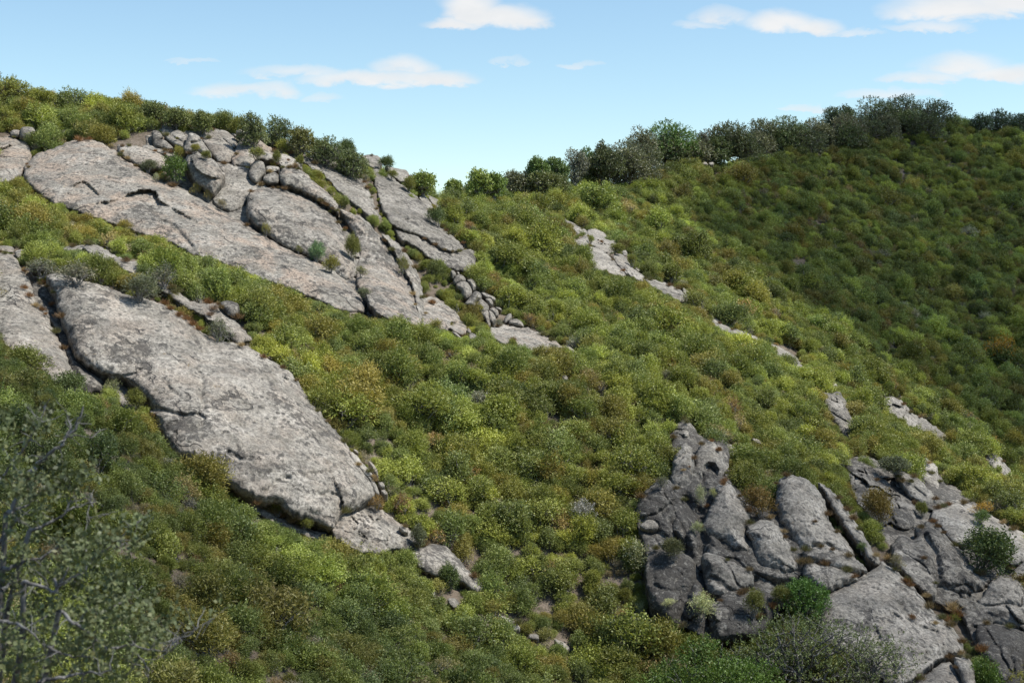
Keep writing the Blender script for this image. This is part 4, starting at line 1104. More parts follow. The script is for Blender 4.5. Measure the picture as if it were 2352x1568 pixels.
def join(ts):
    V, Q, o = [], [], 0
    for v, q in ts:
        V.append(v); Q.append(q + o); o += len(v)
    return np.vstack(V), np.vstack(Q)


def bend(a, b, r, n=5, amp=.12):
    a = np.asarray(a, float); b = np.asarray(b, float)
    t = np.linspace(0, 1, n)[:, None]
    L = np.linalg.norm(b - a)
    w = np.cumsum(r.normal(0, amp * L / n ** .5, (n, 3)), 0)
    w -= t * w[-1]
    return a + (b - a) * t + w * np.minimum(1, 4 * t * (1 - t) + .0)


def leaf_mesh(name, mat, *args, **kw):
    V, Q, lv, tp = foliage(*args, **kw)
    return mesh_from(name, V, Q, mat, {'leafvar': ('FACE', lv), 'tip': ('FACE', tp)}, smooth=False)


def stems_mesh(name, mat, lobes, seed, r0=.035, extra=14, reach=1.0, tw=.010):
    r = np.random.default_rng(seed)
    ts = []
    for lb in [l_ for l_ in lobes if l_[3] > .15]:
        c = np.array(lb[:3]); rd = np.array(lb[3:])
        p = bend(r.normal(0, .08, 3) * (1, 1, 0) + (0, 0, -.25), c, r, 5, .15)
        ts.append(tube(p, r0, r0 * .55))
        for k in range(extra):
            d = r.normal(size=3); d[2] += .5; d /= np.linalg.norm(d)
            e = c + d * rd * r.uniform(.75, 1.08) * reach
            ts.append(tube(bend(p[-2] * .4 + c * .6, e, r, 4, .14), r0 * .38, tw * .7, 3))
    V, Q = join(ts)
    return mesh_from(name, V, Q, mat)


def lobes_for(seed, n, W2, H):
    r = np.random.default_rng(seed)
    out = []
    sx, sy = r.normal(0, .22, 2)
    for i in range(n):
        a = i * 2.4 + r.uniform(-.4, .4); q = math.sqrt((i + .4) / n) * r.uniform(.8, 1.0)
        s = r.choice([.24, .30, .38, .50]) * r.uniform(.85, 1.15) * (1.15 - .35 * q)
        out.append((math.cos(a) * q * W2 * .72, math.sin(a) * q * W2 * .72, H * (.42 + .30 * (1 - q) + r.uniform(-.16, .26)),
                    W2 * s, W2 * s, H * s * r.uniform(.75, 1.0)))
    out = [(x + sx * z, y + sy * z, z * (1 + .25 * (x * sy - y * sx)), a_, b_, c_) for (x, y, z, a_, b_, c_) in out]
    for i in range(7):                                    # upright leaders that break the outline
        a = r.uniform(0, 2 * np.pi); q = r.uniform(.1, .85)
        out.append((math.cos(a) * q * W2 * .75, math.sin(a) * q * W2 * .75, H * (.95 - .38 * q + r.uniform(-.06, .16)), W2 * .10, W2 * .10, H * r.uniform(.22, .36)))
    return out


KIND = {}


def shrub_proto(kind, i):
    sd = hash((kind == 'leafy_shrub', kind == 'dry_shrub', i)) % 9973 + i
    if kind == 'chamise_shrub':
        lb = lobes_for(sd, 12 + i % 4, 1.0, 1.35)
        f = leaf_mesh('foliage', M_CHAM, lb, 760 if i % 3 else 420, 7, .17, .022, .50, up=1.1, seed=sd, shell=(.3, 1.0))
        s = stems_mesh('branches', M_TWIG, lb, sd, .03, 5)
    elif kind == 'leafy_shrub':
        lb = lobes_for(sd, 11 + i % 5, 1.0, 1.4)
        f = leaf_mesh('foliage', M_LEAF, lb, 760 if i % 3 else 420, 8, .105, .032, .40, up=.8, seed=sd, shell=(.35, 1.0))
        s = stems_mesh('branches', M_TWIG, lb, sd, .03, 7)
    else:
        lb = lobes_for(sd, 9 + i % 3, .85, 1.0)
        f = leaf_mesh('foliage', M_DRY, lb, 260, 5, .14, .018, .26, up=.9, seed=sd, shell=(.4, 1.0))
        s = stems_mesh('branches', M_TWIG, lb, sd, .026, 15, 1.06, .011)
    return f, s


NPROTO = {'chamise_shrub': 8, 'leafy_shrub': 8, 'dry_shrub': 4}
PROTO = {k: [shrub_proto(k, i) for i in range(n)] for k, n in NPROTO.items()}
WIDTH = {'chamise_shrub': 2.1, 'leafy_shrub': 2.1, 'dry_shrub': 1.7}

# trees and tall shrubs along the skylines: x0, x1, top, foot in the frame
GREEN, LIME, OLV, DARKG = (.075, .120, .026), (.17, .19, .04), (.12, .125, .028), (.060, .085, .028)
YEL, SAGE, BLUEG, GREYG, RUST, STRAW = (.18, .165, .035), (.28, .29, .16), (.13, .20, .10), (.10, .11, .065), (.20, .105, .045), (.34, .25, .13)
SILV = (.24, .235, .21)
OAKD, OAKG, OAKV, OAKB = (.070, .080, .036), (.105, .108, .062), (.068, .115, .028), (.155, .19, .05)
RT = [('young_tree', 'pale bright green young tree at the end of the far cliff', 945, 998, 396, 445, OAKB, .48), ('young_tree', 'tiny pale green sprout on the saddle skyline', 1030, 1054, 417, 442, OAKB, .4),
      ('young_tree', 'pale lime tree with open leafy branches left on the saddle', 1074, 1128, 388, 450, (.19, .23, .06), .45), ('young_tree', 'fresh green tree right behind the pale lime one', 1110, 1160, 394, 450, (.12, .165, .04), .48),
      ('oak_tree', 'low grey-green hump-shaped oak right of the lime tree', 1150, 1222, 390, 452, OAKG, 1.1), ('oak_tree', 'low olive hump of oak on the saddle behind rusty grass', 1205, 1300, 393, 440, (.10, .11, .042), 1.2),
      ('young_tree', 'upright green tree left of a pair on the saddle', 1214, 1256, 361, 415, (.10, .145, .045), .9), ('young_tree', 'ragged green tree right of the pair on the saddle', 1250, 1300, 358, 415, (.09, .13, .045), .9),
      ('oak_tree', 'thin grey half-bare tree before the gap in the ridge trees', 1296, 1352, 334, 425, (.13, .135, .10), .45), ('oak_tree', 'narrow dark green tree at the gap in the ridge trees', 1330, 1372, 338, 422, (.065, .105, .035), .9),
      ('oak_tree', 'broad dome-shaped grey-olive oak, biggest on the left part of the ridge', 1372, 1520, 320, 428, (.088, .092, .052), 1.9), ('oak_tree', 'tall slender oak at the left edge of the broad dome-shaped one', 1366, 1402, 314, 415, OAKD, .8),
      ('oak_tree', 'grey-green ragged oak rising behind the broad dome-shaped one', 1436, 1508, 286, 380, OAKG, .9), ('oak_tree', 'vivid dark green wide oak on the ridge', 1478, 1602, 276, 365, OAKV, 1.7),
      ('oak_tree', 'grey-olive hump oak in front of the vivid dark green one', 1498, 1585, 312, 378, OAKG, 1.3), ('oak_tree', 'half-bare oak with visible crooked trunk on the ridge', 1590, 1632, 290, 362, (.10, .10, .07), .35),
      ('oak_tree', 'wide dark rounded oak right of the half-bare one', 1616, 1728, 274, 362, OAKD, 1.7), ('oak_tree', 'dusky oak with pointed top in the ridge row', 1712, 1790, 264, 345, (.085, .095, .055), 1.2),
      ('oak_tree', 'long dark green oak crown in the middle of the ridge row', 1752, 1862, 266, 342, (.068, .09, .035), 1.5), ('oak_tree', 'rounded grey-olive oak left of the hilltop clump', 1832, 1912, 266, 338, OAKG, 1.2),
      ('oak_tree', 'dome of grey twiggy oak under the hilltop clump', 1902, 1990, 262, 338, (.11, .105, .062), 1.2), ('oak_tree', 'small dark oak leaning out at the left of the hilltop clump', 1890, 1940, 244, 300, (.05, .07, .036), .8),
      ('oak_tree', 'tall dark oak in the left part of the hilltop clump', 1926, 1966, 228, 308, (.055, .075, .036), .9), ('oak_tree', 'largest dark oak of the hilltop clump', 1956, 2060, 221, 300, (.058, .075, .036), 1.6),
      ('oak_tree', 'highest oak on the hilltop, with lacy edge', 2030, 2118, 215, 285, (.056, .072, .038), 1.2), ('oak_tree', 'lacy oak sloping down at the right of the hilltop', 2096, 2190, 222, 290, (.052, .068, .036), 1.1),
      ('oak_tree', 'open-branched small oak standing alone on the right skyline', 2262, 2326, 246, 305, (.05, .07, .036), .6), ('oak_tree', 'oak at the right edge of the view on the skyline', 2308, 2380, 252, 308, (.05, .07, .036), .9),
      ('oak_tree', 'low thin bush-like oak left of the lone skyline oak', 2230, 2276, 262, 302, (.05, .07, .036), .5)]
SK = [(-15, 70, 160, 238, OLV, 'tall leafy shrub, first at the left end of the skyline'), (60, 125, 186, 246, OLV, 'tall shrub second from the left end of the skyline'), (118, 212, 188, 255, (.085, .10, .03), 'spreading shrub with spiky top on the left skyline'),
      (236, 300, 200, 262, OLV, 'low rounded olive shrub on the skyline right of the spreading one'), (320, 385, 206, 276, (.075, .085, .03), 'dark spiky shrub with a tall tip on the skyline'), (378, 432, 222, 284, (.08, .09, .03), 'dark rounded shrub beside the one with a tall tip'), (448, 488, 230, 296, (.08, .09, .03), 'slim upright shrub alone on the sloping skyline'),
      (550, 612, 244, 325, (.07, .08, .032), 'left of two large dark shrubs above the scattered stones'), (606, 672, 246, 335, (.062, .075, .03), 'right of two large dark shrubs above the scattered stones'), (664, 720, 272, 350, (.09, .09, .032), 'brownish olive shrub right of the two large dark shrubs'),
      (712, 790, 296, 372, (.062, .075, .03), 'dark green shrub where the skyline steepens'), (775, 840, 326, 398, (.062, .075, .03), 'dark shrub directly left of the pointed skyline boulder')]

_rx = [1398, 1440, 1492, 1545, 1600, 1652, 1700, 1748, 1800, 1850, 1896, 1944, 1990, 2036, 2084, 2130]
_rt = [(x, np.interp(x, [1380, 1500, 1620, 1780, 1900, 2000, 2080, 2200], [345, 330, 318, 298, 286, 268, 250, 268])) for x in _rx]
SK = [(x0, x1, tp + (22 if 225 < x0 < 500 else 12), bt + 4, tuple(1.5 * v for v in tn), lb) for (x0, x1, tp, bt, tn, lb) in SK]

# scatter candidates over the hillside in metres
cell = .80
nx = int((GX[-1] - GX[0]) / cell); ny = int((415 - 36) / cell)
jx, jy = np.meshgrid(np.arange(nx), np.arange(ny))
cand = np.stack([GX[0] + (jx.ravel() + rng.uniform(.02, .98, jx.size)) * cell, 36 + (jy.ravel() + rng.uniform(.02, .98, jy.size)) * cell], -1)
cz = ground(cand[:, 0], cand[:, 1], GZ2)
P0 = np.c_[cand, cz]
px, py, dd = proj(P0)
keep = (px > -140) & (px < 2490) & (py > 150) & (py < 1740) & (dd > 44)
P0, px, py, dd = P0[keep], px[keep], py[keep], dd[keep]
# farther cover is sparser but larger
thin = np.clip((dd - 150) / 120, 0, 1)
keep = rng.uniform(0, 1, len(P0)) > thin * 0.36
P0, px, py, dd, thin = P0[keep], px[keep], py[keep], dd[keep], thin[keep]
vis = dd < depth_at(px, py) + 10
P0, px, py, dd, thin = P0[vis], px[vis], py[vis], dd[vis], thin[vis]
N3 = lambda sc, sd, oc=3: fbm(np.c_[P0[:, :2], np.zeros(len(P0))], sc, oc, sd)
patch, patch2, patch3 = N3(1 / 7.0, 51), N3(1 / 11.0, 77), N3(1 / 3.2, 91, 2)
size = np.clip(.65 * np.exp(rng.normal(0, .36, len(P0))), .28, 1.3) * np.where(dd < 90, .82, 1.0) * (1 + .12 * thin) * (1 + .55 * np.clip(N3(1 / 6.0, 311), -.6, .6))
size *= np.where(rng.uniform(0, 1, len(P0)) < .10, 1.35, 1.0)
hpx = size * 2.0 * F / dd

u = rng.uniform(0, 1, len(P0))
leafy = (patch + .35 * patch3 + .12 * (u - .5)) > .03
dry = (rng.uniform(0, 1, len(P0)) < .115 + .10 * (patch2 > .22) + .09 * (dd < 90))
kind = np.where(dry, 2, np.where(leafy, 1, 0))
near = dd < 90
far = (dd > 168) & (px > 1050)

# keep the rocks clear: nothing stands on them, and brush in front only reaches their lower edge
rd0 = rock_at(px, py)
lucky = rng.uniform(0, 1, len(P0))
allow = np.ones(len(P0))
for f_ in (1.0, .85, .7, .55, .4, .25, .12):
    for sx in (-.5, 0, .5):
        r_ = rock_at(px + sx * f_ ** .5 * hpx * .62, py - f_ * hpx)
        allow = np.where((r_ < 9e3) & (dd < r_ + 1.6), np.minimum(allow, f_ * 1.12), allow)
top_ = rock_at(px, py - .8 * hpx)
ok = np.where(rd0 < 9e3, (dd > rd0 + 1.0) & ~(top_ < 9e3), True)
allow = np.where(lucky < .07, np.maximum(allow, .75), allow)
ok &= allow > .26
size = size * np.where(allow < 1, np.maximum(allow, .36), 1.0)
# bare soil: little gullies and patches
bare = (N3(1 / 5.0, 133) + .25 * patch3) > .85
SOILPX = [(1385, 1365, 16, 45), (1250, 1390, 34, 18), (1330, 1460, 50, 16), (1468, 1080, 16, 60), (1480, 1440, 40, 24), (310, 330, 50, 28), (2180, 1420, 60, 50), 
          (1830, 620, 30, 26), (1240, 436, 26, 10), (1430, 425, 26, 10), (2045, 270, 22, 8), (1630, 580, 14, 12)]
for (sx, sy, sa, sb) in SOILPX:
    bare |= (((px - sx) / sa) ** 2 + ((py - sy) / sb) ** 2) < 1
ok &= ~(bare & (lucky > .12))
ok &= ~((px > 2010) & (px < 2260) & (py > 1250) & (py < 1540) & (lucky > .25))       # dry gully between the right crags

for (x0, x1, tp, bt) in [(a[2], a[3], a[4], a[5]) for a in RT] + [(a[0], a[1], a[2], a[3]) for a in SK] + [(x - 36, x + 36, y, y + 58) for x, y in _rt]:
    inn = (np.abs(px - (x0 + x1) / 2) < (x1 - x0) * .46) & (py > tp + 10) & (py < bt + .45 * hpx)
    ok &= ~(inn & (lucky > .12))


def pick(arr):
    return arr[rng.integers(0, len(arr), len(P0))]


CH = np.array([(.100, .106, .028), (.084, .098, .030), (.108, .100, .028), (.076, .092, .028), (.094, .106, .026), (.116, .098, .028)])
LE = np.array([(.118, .128, .034), (.102, .115, .036), (.150, .160, .042), (.088, .102, .034), (.112, .122, .030), (.072, .086, .034)])
DR = np.array([(.13, .112, .078), (.15, .122, .065), (.145, .098, .045), (.125, .12, .095), (.14, .112, .05)])
tint = np.where((kind == 0)[:, None], pick(CH), np.where((kind == 1)[:, None], pick(LE), pick(DR)))
# neighbouring plants of one kind share their colour
warm = np.clip(patch2, -.5, .5)[:, None]
tint = tint * (1 + warm * np.array([.13, .02, -.1])) * (1 + .35 * np.clip(N3(1 / 20.0, 201, 2), -.6, .6))[:, None]
tint = np.where(near[:, None], tint * np.array([.84, .88, .95]), tint)
tint = np.where(far[:, None], tint * np.array([.90, .93, .92]) * rng.uniform(.68, 1.4, (len(P0), 1)), tint)
tint = tint * rng.uniform(.82, 1.2, (len(P0), 1)) * np.array([2.42, 2.44, 2.05])
P0, px, py, dd, size, kind, tint, hpx = P0[ok], px[ok], py[ok], dd[ok], size[ok], kind[ok], tint[ok], hpx[ok]
rotz = rng.uniform(0, 2 * np.pi, len(P0)); tiltx = rng.normal(0, .26, len(P0)); tilty = rng.normal(0, .26, len(P0))
zs = rng.uniform(.7, 1.25, len(P0)); xsc = rng.uniform(.85, 1.55, len(P0))
KN = ['chamise_shrub', 'leafy_shrub', 'dry_shrub']


def zone(x, y, d):
    if d > 168 and x > 1050: return 'on the shaded far hill'
    if d < 90 and x < 1250: return 'on the near slope below the huge dome'
    if x > 1430 and y > 960: return 'around the lower right crags'
    if x < 1000 and y < 335 + .27 * x: return 'on the skyline ridge above the upper slabs'
    if x < 620: return 'in the brush band between upper slabs and huge dome'
    if x > 1050 and d > 124: return 'along the middle spur and its rock ribs'
    return 'in the hollow between the dome and the right crags'


WORDS = {0: ('feathery fine-leaved shrub', 'fine-leaved shrub'), 1: ('leafy bushy shrub', 'leafy shrub'), 2: ('twiggy half-dry shrub', 'dry shrub')}


def shade_word(k, c):
    if k == 2:
        return 'rusty' if c[0] > 1.6 * c[1] else ('straw brown' if c[0] > 1.25 * c[1] else 'grey brown')
    if c[0] > 1.12 * c[1]: return 'reddish olive'
    if c[1] > .34: return 'bright yellow-green'
    if c[1] < .2: return 'dark olive'
    return 'olive green'


def plant(k, i, loc, rot, sc, tnt, label, group, cat='shrub', zsc=1.0, xs=1.0):
    f, s = PROTO[k][i]
    o = bpy.data.objects.new(k, f)
    C.objects.link(o)
    o.location = loc; o.rotation_euler = rot; o.scale = (sc * xs, sc, sc * zsc)
    o['tint'] = [float(v) for v in tnt]
    tag(o, label, cat, group)
    b = bpy.data.objects.new('branches', s)
    C.objects.link(b); b.parent = o
    return o


seen = (px > -10) & (px < 2362) & (py - hpx * .6 < 1568) & (dd < depth_at(px, py - .35 * hpx) + 4) & ~((rock_at(px, py - .7 * hpx) < 9e3) & (dd > rock_at(px, py - .7 * hpx)))
single = np.zeros(len(P0), bool)
pid = rng.integers(0, 1000, len(P0))
for k in range(3):
    ii = np.where((kind == k) & seen)[0]
    # the ones that show largest
    ii = ii[np.argsort(-hpx[ii])][:296]
    single[ii] = True
    for i in ii:
        w = shade_word(k, tint[i]); zn = zone(px[i], py[i], dd[i])
        lab = f'{w} {WORDS[k][0]} {zn}'
        plant(KN[k], int(pid[i] % NPROTO[KN[k]]), P0[i] - (0, 0, .12), (tiltx[i], tilty[i], rotz[i]), float(size[i]), tint[i], lab, f'{w} {WORDS[k][1]}s {zn}', zsc=float(zs[i]), xs=float(xsc[i]))


def stuff(name, label, k, sel):
    """the remaining cover of one kind: a single object that repeats the plants of that kind"""
    n = int(sel.sum())
    me = bpy.data.meshes.new(name)
    me.vertices.add(n)
    me.vertices.foreach_set('co', P0[sel].astype(np.float32).ravel() - np.tile([0, 0, .12], n).astype(np.float32))
    a = me.attributes.new('rot', 'FLOAT_VECTOR', 'POINT'); a.data.foreach_set('vector', np.c_[tiltx, tilty, rotz][sel].astype(np.float32).ravel())
    a = me.attributes.new('scl', 'FLOAT_VECTOR', 'POINT'); a.data.foreach_set('vector', np.c_[size * xsc, size, size * zs][sel].astype(np.float32).ravel())
    a = me.attributes.new('tint', 'FLOAT_VECTOR', 'POINT'); a.data.foreach_set('vector', tint[sel].astype(np.float32).ravel())
    a = me.attributes.new('pid', 'INT', 'POINT'); a.data.foreach_set('value', (pid[sel] % NPROTO[KN[k]]).astype(np.int32))
    o = obj(name, me)
    ng = bpy.data.node_groups.new(name, 'GeometryNodeTree')
    ng.interface.new_socket('Geometry', in_out='INPUT', socket_type='NodeSocketGeometry')
    ng.interface.new_socket('Geometry', in_out='OUTPUT', socket_type='NodeSocketGeometry')
    t = NT(ng)
    gi = t.n('NodeGroupInput'); go = t.n('NodeGroupOutput')
    jn = t.n('GeometryNodeJoinGeometry')
    for i in reversed(range(NPROTO[KN[k]])):
        j2 = t.n('GeometryNodeJoinGeometry')
        for me_ in reversed(PROTO[KN[k]][i]):
            src = SRC[me_.name]
            oi = t.n('GeometryNodeObjectInfo'); oi.inputs[0].default_value = src; oi.inputs['As Instance'].default_value = False
            t.link(oi.outputs['Geometry'], j2.inputs[0])
        g2i = t.n('GeometryNodeGeometryToInstance')
        t.link(j2.outputs[0], g2i.inputs[0])
        t.link(g2i.outputs[0], jn.inputs[0])
    ip = t.n('GeometryNodeInstanceOnPoints')
    t.link(gi.outputs[0], ip.inputs['Points'])
    t.link(jn.outputs[0], ip.inputs['Instance'])
    ip.inputs['Pick Instance'].default_value = True
    for nm, dt, sk in (('pid', 'INT', 'Instance Index'), ('rot', 'FLOAT_VECTOR', 'Rotation'), ('scl', 'FLOAT_VECTOR', 'Scale')):
        na = t.n('GeometryNodeInputNamedAttribute', data_type=dt); na.inputs[0].default_value = nm
        t.link(na.outputs[0], ip.inputs[sk])
    t.link(ip.outputs[0], go.inputs[0])
    md = o.modifiers.new('cover', 'NODES'); md.node_group = ng
    tag(o, label, 'brush', None, 'stuff')
    return o


# every plant mesh is in use by a real shrub: find one object for each to copy the shape from
SRC = {}
for o in C.objects:
    if o.type == 'MESH' and o.data.name not in SRC:
        SRC[o.data.name] = o
stuff('chamise_brush', 'dense fine-leaved olive brush covering the hillsides', 0, (kind == 0) & ~single)
stuff('leafy_brush', 'dense yellow-green leafy brush covering the hillsides', 1, (kind == 1) & ~single)
stuff('dry_brush', 'twiggy grey and rusty dry brush scattered through the green cover', 2, (kind == 2) & ~single)
print('PLANTS', len(P0), int(single.sum()), [int((kind == k).sum()) for k in range(3)])

# ------------------------------------------------------------------ single plants that can be told apart
RV = np.vstack([v for k in ROCKS for (_, v, _) in ROCKS[k]])
RDD = np.concatenate([d for k in ROCKS for (_, _, d) in ROCKS[k]])


def front(x, y):
    """distance to whatever stands at a point of the hillside: rock face if there is one, else soil"""
    m = (np.abs(RV[:, 0] - x) < 5) & (np.abs(RV[:, 1] - y) < 5)
    if m.any():
        return float(RDD[m].min())
    for k in range(40):
        d = float(depth_at(x, y + k * 5))
        if d < 9e3:
            return d
    return 150.0


def grass_proto(i):
    r = np.random.default_rng(700 + i)
    n = 210
    az = r.uniform(0, 2 * np.pi, n); lean = r.beta(1.6, 2.0, n) * 1.15
    d = np.stack([np.cos(az) * np.sin(lean), np.sin(az) * np.sin(lean), np.cos(lean)], -1)
    b = np.c_[r.normal(0, .13, (n, 2)), r.uniform(-.1, 0, n)]
    ln = r.uniform(.35, .75, n)[:, None]
    tip = b + d * ln + np.c_[np.zeros((n, 2)), -.12 * ln[:, 0] * lean]
    mid = b + d * ln * .55
    sd = np.cross(d, r.normal(size=(n, 3))); sd /= np.linalg.norm(sd, axis=1)[:, None]
    V = np.stack([b, mid + sd * .011, tip, mid - sd * .011], 1).reshape(-1, 3)
    return mesh_from('blades', V, np.arange(n * 4).reshape(-1, 4), M_DRY, {'leafvar': ('FACE', r.uniform(0, 1, n)), 'tip': ('FACE', r.uniform(.3, 1, n))}, smooth=False)


GRASS = [grass_proto(i) for i in range(4)]
XYc = lambda k, x, y: (CROP[k][0] + x * CROP[k][2], CROP[k][1] + y * CROP[k][2])
